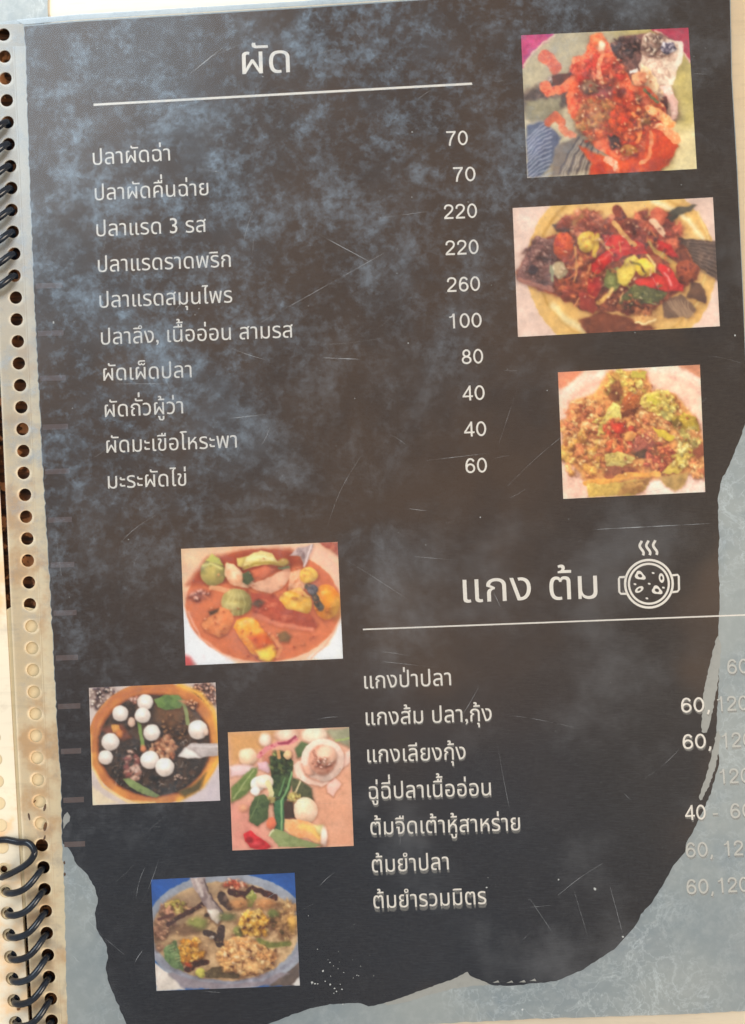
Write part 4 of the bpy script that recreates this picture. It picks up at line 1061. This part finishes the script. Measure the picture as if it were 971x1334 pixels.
def pic_seafood_salad():
    p = Pic(971, 944, (226, 172, 146), rg=.35)
    p.P([(30, 60), (400, 50), (300, 200), (60, 320)], [(214, 164, 110), (206, 152, 96)], soft=70, sh=0)
    p.P([(40, 560), (200, 560), (400, 900), (40, 920)], [(214, 142, 128), (226, 160, 140)], soft=60, sh=0)
    p.P([(640, 480), (930, 300), (930, 880), (700, 880)], [(206, 144, 116), (218, 160, 130), (226, 170, 142)], soft=40, ns=120, sh=0)
    p.P([(700, 60), (900, 40), (900, 180), (800, 140)], [(170, 166, 140), (150, 150, 120)], soft=26)
    p.S([(800, 130), (860, 128), (890, 118)], 14, [(160, 176, 110)])
    p.E(450, 90, 80, 44, [(244, 200, 176), (250, 214, 190)], soft=20)
    p.E(650, 95, 90, 60, [(248, 220, 196), (240, 206, 180)], soft=20)
    p.E(300, 130, 44, 50, [(240, 206, 186)], soft=20)
    p.E(180, 245, 66, 62, [(242, 196, 160), (246, 208, 178)], soft=16)
    p.P([(50, 310), (150, 300), (260, 330), (200, 370), (60, 390)], [(226, 190, 190), (236, 204, 200)], soft=20)
    p.P([(280, 240), (340, 200), (400, 230), (350, 300), (290, 290)], [(206, 134, 110)], soft=26)
    p.P([(60, 470), (200, 330), (250, 320), (240, 400), (200, 480), (130, 540), (66, 570)], [(134, 150, 84), (110, 130, 70), (160, 168, 104)], ns=50, soft=14)
    p.S([(80, 540), (220, 340)], 7, [(180, 186, 130)], soft=9)
    p.S([(255, 245), (310, 190), (390, 155), (460, 150), (515, 125)], 32, [(206, 110, 120), (226, 150, 150), (190, 84, 100)], ns=16, warp=5)
    p.S([(400, 152), (460, 148), (512, 105)], 16, [(150, 60, 84)], soft=10)
    p.P([(250, 290), (310, 280), (350, 330), (320, 360), (260, 330)], [(226, 190, 196), (206, 160, 170)], soft=12)
    DG = [(66, 88, 54), (84, 106, 62), (52, 72, 48), (100, 120, 74)]
    p.P([(510, 190), (560, 140), (610, 160), (580, 230), (530, 260)], [(104, 124, 80), (84, 104, 66)], soft=14)
    p.P([(340, 300), (370, 220), (440, 210), (500, 280), (490, 420), (450, 560), (440, 680), (380, 700), (360, 600), (350, 450)], DG, ns=26, warp=10)
    p.chunk((340, 210, 490, 380), 34, 12, 26, [(96, 112, 60), (70, 88, 50), (130, 140, 80), (56, 76, 48)], 3, .75)
    p.P([(470, 380), (560, 420), (630, 470), (640, 560), (560, 560), (500, 520)], [(74, 80, 56), (96, 98, 66), (60, 66, 50)], ns=26, soft=14)
    p.P([(430, 560), (500, 560), (520, 680), (440, 690)], [(84, 54, 46), (66, 60, 46)], soft=16)
    p.E(462, 234, 30, 34, [(240, 196, 150), (226, 176, 130)])
    p.S([(395, 215), (400, 250)], 26, [(206, 150, 100)])
    p.E(250, 440, 52, 52, [(244, 226, 212), (250, 236, 224)], ns=20); p.E(300, 420, 62, 50, [(244, 224, 206), (236, 210, 190)], ns=24); p.E(235, 490, 34, 30, [(246, 232, 220)])
    p.S([(320, 430), (350, 500), (330, 560)], 34, [(206, 196, 140), (226, 214, 170)], ns=14)
    p.chunk((310, 520, 380, 570), 10, 10, 18, [(222, 206, 140), (196, 180, 110)], 31, .8)
    p.P([(190, 600), (230, 530), (290, 510), (330, 560), (320, 680), (250, 740), (190, 700)], [(74, 94, 58), (94, 114, 72), (56, 76, 50)], ns=30, warp=10)
    p.S([(260, 530), (240, 600), (200, 680)], 6, [(120, 138, 90)])
    p.P([(370, 560), (430, 540), (440, 700), (430, 790), (370, 790)], [(58, 100, 70), (76, 120, 84), (48, 84, 60)], ns=20)
    p.S([(490, 360), (460, 470), (415, 560), (420, 780)], 13, [(150, 190, 130), (120, 166, 110)], warp=4)
    p.S([(440, 400), (400, 520)], 10, [(110, 150, 96)], warp=4)
    p.S([(548, 420), (520, 490), (480, 530)], 12, [(226, 206, 160)], warp=4)
    p.chunk((470, 500, 550, 570), 12, 10, 20, [(226, 206, 130), (206, 186, 110)], 33, .8)
    p.E(500, 180, 1, 1, [(0, 0, 0)], al=0)
    # squid ring
    p.P([(730, 430), (790, 400), (836, 440), (780, 525), (740, 500)], [(236, 184, 168), (244, 200, 186)], soft=9)
    p.P([(840, 330), (900, 290), (900, 200), (860, 220)], [(236, 196, 180)], soft=14)
    p.P([(500, 310), (560, 270), (590, 380), (700, 410), (770, 410), (700, 460), (600, 440), (520, 390)], [(246, 214, 196), (240, 200, 180), (250, 224, 208)], ns=40, soft=9)
    p.E(705, 270, 152, 150, [(248, 218, 202), (240, 204, 186), (252, 228, 214)], ns=60, warp=4)
    p.E(702, 268, 96, 106, [(206, 140, 116), (222, 164, 140), (190, 120, 96)], ns=40, soft=14, warp=6)
    p.E(730, 240, 72, 70, [(232, 182, 156), (240, 196, 172)], ns=40, soft=16)
    p.P([(560, 330), (600, 300), (640, 370), (600, 380)], [(226, 170, 146)], soft=14)
    p.S([(640, 210), (660, 250), (640, 290)], 22, [(150, 90, 70), (222, 170, 150)], ns=10)
    p.dots((640, 250, 780, 330), 14, 5, 12, [(180, 110, 90), (240, 206, 190)], 6)
    p.S([(560, 300), (580, 380), (680, 420)], 8, [(206, 150, 126)], soft=12)
    # egg, carrot, chilli
    p.E(585, 625, 84, 94, [(246, 212, 184), (240, 200, 170), (250, 222, 200)], ns=60, rot=-20)
    p.P([(440, 690), (540, 690), (640, 720), (730, 770), (720, 880), (660, 860), (600, 820), (520, 820), (440, 760)], [(236, 146, 96), (244, 170, 116), (240, 190, 140), (230, 130, 84)], ns=44)
    p.S([(560, 740), (640, 760), (690, 820)], 44, [(244, 196, 110), (240, 180, 110)], soft=20, ns=20)
    p.P([(640, 730), (710, 730), (725, 780), (680, 800)], [(206, 200, 140)], soft=18)
    p.E(715, 810, 24, 70, [(250, 220, 204)], soft=12)
    p.E(345, 715, 34, 44, [(236, 134, 96), (226, 116, 84)], ns=20)
    p.P([(330, 800), (380, 750), (460, 790), (560, 830), (700, 870), (640, 890), (400, 880)], [(134, 146, 90), (150, 160, 110), (110, 126, 76)], ns=30)
    p.S([(330, 800), (360, 760)], 10, [(206, 214, 170)])
    p.P([(150, 790), (200, 765), (240, 800), (310, 850), (350, 880), (300, 905), (200, 890), (160, 840)], [(206, 30, 44), (222, 50, 60), (180, 20, 36)], ns=26)
    p.E(190, 830, 22, 20, [(150, 16, 34)], soft=14); p.E(235, 860, 34, 14, [(236, 90, 96)], soft=16, al=.7)
    p.E(150, 610, 30, 24, [(240, 176, 130)], soft=30, al=.7)
    return p


def pic_herbal_soup():
    p = Pic(971, 786, (38, 90, 160), rg=.62, cs=.25)
    p.P([(40, 560), (140, 640), (240, 740), (60, 750)], [(206, 196, 186), (220, 208, 196)], soft=10, sh=0)
    p.P([(740, 720), (880, 580), (930, 520), (930, 720)], [(96, 84, 80), (116, 100, 92)], soft=12, sh=0)
    p.P([(880, 710), (925, 660), (930, 720)], [(226, 220, 214)], soft=8)
    p.E(490, 390, 500, 355, [(140, 146, 158), (156, 160, 170), (128, 134, 148)], ns=160, warp=2, soft=6, sh=0)
    p.P([(130, 640), (860, 640), (740, 715), (500, 730), (230, 735)], [(150, 140, 146), (134, 124, 132)], soft=16, sh=0)
    p.S([(50, 520), (120, 600), (260, 665), (480, 700), (700, 680), (860, 590), (925, 500)], 20, [(120, 122, 136), (156, 156, 168)], soft=12, warp=2)
    p.E(480, 385, 440, 300, [(190, 158, 118), (202, 170, 130), (176, 144, 108), (186, 156, 120)], ns=60, warp=5, soft=9, sh=0)
    p.P([(50, 330), (150, 190), (400, 110), (500, 100), (300, 260), (60, 470)], [(176, 148, 116), (160, 132, 106)], soft=50, ns=30)
    p.chunk((760, 190, 910, 440), 50, 14, 30, [(196, 156, 104), (176, 136, 92), (206, 170, 120)], 1, .88)
    p.chunk((60, 240, 160, 520), 30, 12, 26, [(170, 128, 100), (196, 150, 120), (150, 110, 90)], 2, .85)
    p.chunk((120, 200, 270, 300), 26, 10, 22, [(196, 170, 84), (206, 150, 120), (160, 150, 70), (214, 186, 110)], 3, .8)
    p.S([(130, 345), (230, 285), (340, 225)], 28, [(70, 44, 44), (92, 60, 54), (54, 36, 40)], ns=14)
    p.S([(80, 310), (130, 300), (160, 290)], 20, [(96, 62, 56)])
    p.E(310, 340, 60, 44, [(136, 140, 76), (156, 150, 90)], ns=30, soft=30)
    p.E(230, 380, 80, 26, [(130, 100, 76)], soft=30)
    p.E(370, 285, 16, 12, [(80, 60, 50)])
    p.P([(262, 60), (350, 60), (380, 160), (440, 230), (470, 280), (440, 340), (400, 320), (370, 260), (300, 140)], [(150, 132, 130), (176, 158, 152), (130, 112, 112)], ns=50, soft=8)
    p.P([(370, 250), (430, 260), (455, 300), (430, 345), (395, 315)], [(206, 192, 176), (226, 214, 200)], soft=12)
    p.S([(350, 80), (400, 190), (466, 278)], 7, [(90, 76, 80)], soft=8)
    p.S([(300, 70), (340, 170)], 16, [(196, 182, 176)], soft=16)
    DK = [(84, 64, 60), (66, 52, 52), (106, 80, 70)]
    p.S([(450, 170), (465, 200), (500, 240)], 52, DK, ns=14)
    p.E(480, 190, 14, 22, [(120, 96, 84)], soft=10)
    p.chunk((460, 80, 600, 130), 20, 9, 18, [(196, 90, 60), (214, 130, 96), (226, 180, 150), (170, 70, 50)], 5, .75)
    p.S([(510, 150), (600, 160), (640, 130), (700, 150), (780, 180)], 40, [(84, 48, 44), (64, 40, 42), (110, 64, 52)], ns=14, warp=14)
    p.P([(600, 170), (640, 130), (670, 180), (640, 240), (610, 240)], [(160, 160, 84), (130, 136, 70), (190, 184, 110)], ns=14)
    p.E(560, 220, 60, 34, [(196, 142, 92)], soft=30); p.E(720, 220, 60, 34, [(196, 140, 90)], soft=30)
    p.E(765, 280, 34, 24, [(110, 116, 66)], soft=20); p.E(490, 300, 50, 24, [(120, 126, 80)], soft=24); p.E(555, 390, 30, 34, [(130, 134, 76)], soft=20)
    YE = [(244, 190, 84), (250, 204, 106), (236, 176, 70), (246, 214, 136)]
    p.P([(560, 300), (620, 265), (700, 262), (735, 320), (720, 380), (640, 415), (580, 390), (555, 340)], YE, ns=24, warp=12)
    p.chunk((560, 265, 735, 410), 50, 12, 24, YE, 6, .86)
    p.dots((550, 290, 750, 400), 8, 6, 13, [(96, 60, 40), (120, 70, 44)], 6)
    p.chunk((200, 425, 345, 590), 54, 12, 24, [(232, 170, 62), (240, 186, 84), (222, 150, 50), (236, 190, 110)], 7, .84)
    p.P([(110, 480), (180, 440), (200, 500), (210, 570), (230, 630), (160, 600), (110, 550)], [(104, 128, 82), (122, 146, 96), (88, 110, 72)], ns=20)
    for k in range(8): p.S([(125 + k * 9, 480 + k * 12), (165 + k * 7, 465 + k * 14)], 6, [(170, 186, 130)], soft=6, al=.7)
    p.S([(250, 615), (300, 585), (360, 575)], 40, [(84, 48, 40), (60, 36, 36), (120, 66, 44)], ns=12)
    p.S([(245, 580), (270, 590)], 24, [(196, 84, 44)], soft=16)
    p.E(330, 640, 34, 28, [(180, 176, 80), (206, 196, 100)], ns=12)
    p.P([(350, 640), (400, 600), (480, 600), (570, 650), (560, 668), (360, 672)], [(110, 92, 62), (92, 76, 54), (130, 110, 76)], ns=24)
    p.S([(365, 395), (400, 410), (440, 450), (470, 465)], 40, DK, ns=12)
    p.S([(450, 370), (450, 420), (440, 460)], 46, DK, ns=12)
    p.E(395, 425, 16, 10, [(206, 196, 186)])
    CR = [(240, 190, 126), (246, 202, 142), (232, 176, 112), (226, 168, 108), (250, 214, 162)]
    p.P([(425, 520), (500, 430), (620, 420), (740, 480), (790, 560), (720, 620), (600, 655), (540, 620), (470, 580)], CR, ns=22, warp=14)
    p.chunk((430, 430, 780, 640), 120, 13, 27, CR, 8, .86)
    p.dots((430, 430, 780, 640), 8, 6, 12, [(100, 64, 44)], 8)
    p.S([(680, 440), (740, 470), (860, 460)], 34, [(130, 130, 70), (104, 110, 60)], ns=16, soft=14)
    p.E(640, 600, 60, 34, [(240, 190, 130)], soft=20, al=.6)
    p.dots((740, 290, 880, 400), 7, 8, 15, [(90, 70, 44), (104, 84, 54)], 9)
    p.E(880, 340, 30, 50, [(226, 176, 84)], soft=24, al=.7)
    p.dots((80, 130, 880, 640), 110, 3, 8, [(226, 190, 140), (110, 80, 56), (150, 130, 84)], 11, al=.6)
    return p


for fn, q, c, lb_ in (
        (pic_crispy_fish, [(679, 46), (897, 36), (908, 220), (687, 232)], [(33, 86), (890, 36), (922, 760), (64, 806)], 'photo of an orange spicy fried dish with fish head'),
        (pic_fish_plate, [(668, 271), (929, 257), (938, 425), (675, 439)], [(25, 70), (900, 24), (926, 590), (48, 636)], 'photo of a whole fried fish with red chillies on a yellow plate'),
        (pic_crispy_salad, [(727, 485), (912, 475), (919, 641), (734, 650)], [(32, 68), (888, 24), (922, 795), (64, 836)], 'photo of crispy golden fried salad on a pink plate'),
        (pic_red_curry, [(236, 715), (440, 706), (447, 858), (242, 867)], [(24, 68), (910, 28), (938, 684), (50, 722)], 'photo of an orange curry with eggs and aubergines'),
        (pic_seaweed_soup, [(116, 896), (281, 889), (287, 1043), (121, 1049)], [(38, 80), (886, 44), (916, 832), (70, 866)], 'photo of dark seaweed soup with white balls'),
        (pic_seafood_salad, [(297, 954), (455, 947), (461, 1102), (303, 1108)], [(38, 72), (890, 38), (924, 876), (72, 908)], 'photo of seafood salad with a squid ring'),
        (pic_herbal_soup, [(197, 1146), (384, 1137), (391, 1284), (204, 1291)], [(32, 74), (892, 32), (928, 716), (62, 746)], 'photo of soup with fried clumps in a grey bowl')):
    fn().grid(q, c, 'food_photo', lb_)
#PICS_END
# ------------------------------------------------------------------ laminate film, scratches
FB = [(1016, -38), (1060, 1327)]
fo = [(ledge(y) - .5, y) for y in YS if y > 30] + [(1048, 1380), (985, -44), (530, -9), (400, 0), (100, 18), (24, 25), (ledge(32) - 3, 33)]
sheet('laminate_film', fo, [(a, b, r + .3) for a, b, r in HOLES], 3.95, .02, FILM, page, 'clear scuffed laminate film with painted sky reflections over the whole page')
te = [(22, 26), (100, 18.5), (400, .5), (530, -8.5), (985, -44), (985, -36), (530, -2), (400, 7), (100, 25.5), (31, 32)]
sheet('film_edge', te, [], 3.7, .1, EDGEF, page, 'cool white sealed film edge along the top')
te2 = [(24, 30), (33, 30), (35, 60), (38, 170), (43, 300), (40, 300), (34, 200), (30, 120), (26, 60)]
R = random.Random(11)
V, F = [], []


def scratch(x0, y0, x1, y1, w_, bend=0.0, z=4.0):
    n = 8; pts = []
    d = Vector((x1 - x0, y1 - y0)); L = d.length; nn = Vector((-d.y, d.x)) / (L + 1e-6)
    for k in range(n + 1):
        t_ = k / n; o = bend * L * math.sin(math.pi * t_)
        pts.append(((x0 + d.x * t_ + nn.x * o), (y0 + d.y * t_ + nn.y * o), w_ * (.3 + math.sin(math.pi * t_) * .7)))
    b = len(V)
    for x, y, q in pts:
        V.append(tuple(U(x + nn.x * q / 2, y + nn.y * q / 2, z))); V.append(tuple(U(x - nn.x * q / 2, y - nn.y * q / 2, z)))
    for k in range(n): F.append((b + 2 * k, b + 2 * k + 1, b + 2 * k + 3, b + 2 * k + 2))


for k in range(95):
    x, y = R.uniform(60, 930), R.uniform(20, 1290)
    a = R.choice([R.gauss(.08, .12), R.gauss(-.55, .25), R.gauss(-1.0, .4), R.uniform(0, 3.1)]); L = R.choice([8, 14, 20, 30, 55, 90]) * R.uniform(.6, 1.4)
    scratch(x, y, x + L * math.cos(a), y + L * math.sin(a), R.uniform(.25, .6), R.uniform(-.05, .05))
for a in ((248, 96, 290, 62, 1), (340, 420, 500, 330, .9), (415, 305, 480, 340, .8), (420, 466, 470, 468, 1), (300, 545, 345, 540, 1), (770, 690, 925, 682, 1), (795, 1155, 812, 1218, .7), (748, 1160, 766, 1220, .35), (690, 1170, 718, 1212, .35),
          (640, 765, 652, 790, .7), (540, 725, 600, 730, .6), (150, 500, 215, 500, .7), (555, 600, 640, 590, .7)):
    scratch(*a)
me = bpy.data.meshes.new('scratches'); me.from_pydata(V, [], F)
sco = link('scratches', me, SCR, page); sco['kind'] = 'stuff'
# dust specks
V, F = [], []
sp = [(R.uniform(60, 930), R.uniform(20, 1290), R.uniform(.35, .8)) for _ in range(90)] + [(R.gauss(420, 18), R.gauss(1285, 12), R.uniform(.6, 1.7)) for _ in range(16)] + \
     [(R.gauss(455, 25), R.gauss(1262, 12), R.uniform(.4, 1.0)) for _ in range(14)] + [(70, 420, 1.8), (532, 447, 1), (537, 172, 1.2), (634, 1156, 1.5), (812, 1220, 1.8), (681, 1315, 2), (626, 674, 1.2), (958, 437, 1.6), (775, 1158, 2.2), (728, 1146, 1.2)]
for x, y, r in sp:
    b = len(V); V += [tuple(U(x + r * R.uniform(.5, 1.2) * math.cos(k * 1.05), y + r * R.uniform(.5, 1.2) * math.sin(k * 1.05), 4.02)) for k in range(6)]
    F.append(tuple(range(b, b + 6))[::-1])
me = bpy.data.meshes.new('dust_specks'); me.from_pydata(V, [], F)
DUST = m_dust()
so = link('dust_specks', me, DUST, page); so['kind'] = 'stuff'


# ------------------------------------------------------------------ spiral wire
def tube(name, pts, r, mat, parent=None, n=10):
    V, F = [], []
    P_ = [Vector(p) for p in pts]; up = Vector((0, 1, 0))
    for i, p in enumerate(P_):
        d = (P_[min(i + 1, len(P_) - 1)] - P_[max(i - 1, 0)]).normalized()
        a = d.cross(up).normalized(); b = d.cross(a).normalized()
        V += [tuple(p + (a * math.cos(k * math.tau / n) + b * math.sin(k * math.tau / n)) * r) for k in range(n)]
    for i in range(len(P_) - 1):
        F += [(i * n + k, i * n + (k + 1) % n, (i + 1) * n + (k + 1) % n, (i + 1) * n + k) for k in range(n)]
    F += [tuple(range(n)), tuple(range((len(P_) - 1) * n, len(P_) * n))[::-1]]
    me = bpy.data.meshes.new(name); me.from_pydata(V, [], F); me.polygons.foreach_set('use_smooth', [True] * len(F))
    me.update()
    return link(name, me, mat, parent)


def coil(rights, lefts, h, r, lead=None):
    pts = []
    for (rx, ry), (lx, ly) in zip(rights, lefts):
        A = U(lx, ly, 3.3); B = U(rx, ry, 3.3)
        seq = [(k / 16) for k in range(17)]
        for t_ in seq:                                   # over the top from the left hole to the right hole
            q = (1 - math.cos(math.pi * t_)) / 2
            p = A.lerp(B, q * .98 + .01); bo = math.sin(math.pi * q) * 7.5 * .23 * mm; p.x += bo * .75; p.y -= bo * .8; p.z = 3.0 * mm + h * mm * math.sin(math.pi * t_) ** .9 if 0 < t_ < 1 else 3.0 * mm
            pts.append(p)
        i = rights.index((rx, ry))
        if i + 1 < len(lefts):                           # and back underneath to the next left hole
            A2 = U(*lefts[i + 1], 3.3)
            for t_ in [k / 8 for k in range(1, 8)]:
                p = B.lerp(A2, t_); p.z = 3.0 * mm - 2.0 * mm * math.sin(math.pi * t_) ** .6; pts.append(p)
    return pts


lowR = [(hx(HY[i]) + 0, HY[i] + 1) for i in range(len(HY)) if HY[i] > 1120]
lowL = [(7 + (y + 30 - 1140) * .075, y + 30) for x, y in lowR]
w1 = tube('spiral_wire', coil(lowR, lowL, 4.6, 0), .98 * mm, WIRE)
w1['label'] = 'dark blue spiral binding wire looping through the lower left holes'; w1['category'] = 'binding wire'
upR = [(hx(y) + 1, y) for y in HY if 150 < y < 365]
upL = [(x - 52, y + 26) for x, y in upR]
w2 = tube('spiral_wire', coil(upR, upL, 3.2, 0), .98 * mm, WIRE)
w2['label'] = 'dark spiral wire entering the upper left holes above the ruler ticks'; w2['category'] = 'binding wire'
p0 = Vector(U(*lowL[0], 3.3))
hook = [U(x, y, z) for x, y, z in ((-6, 1095, 2.9), (8, 1094, 3.6), (24, 1097, 4.6), (36, 1098, 5.6), (43, 1104, 6.2), (45, 1112, 6.6), (40, 1121, 6.5), (32, 1128, 6.0), (22, 1134, 5.2), (12, 1139, 4.2), (5, 1142, 3.0), (2, 1144, 2.2))]
def smooth(p, n=5):
    o = []
    for i in range(len(p) - 1):
        a, b, c, d = p[max(i - 1, 0)], p[i], p[i + 1], p[min(i + 2, len(p) - 1)]
        for k in range(n):
            t_ = k / n
            o.append(.5 * ((2 * b) + (c - a) * t_ + (2 * a - 5 * b + 4 * c - d) * t_ ** 2 + (3 * b - a - 3 * c + d) * t_ ** 3))
    return o + [p[-1]]


w3 = tube('spiral_wire', smooth(hook), .98 * mm, WIRE)
w3['label'] = 'hooked dark wire loop topmost of the lower coils, curling over the left hole'; w3['category'] = 'binding wire'
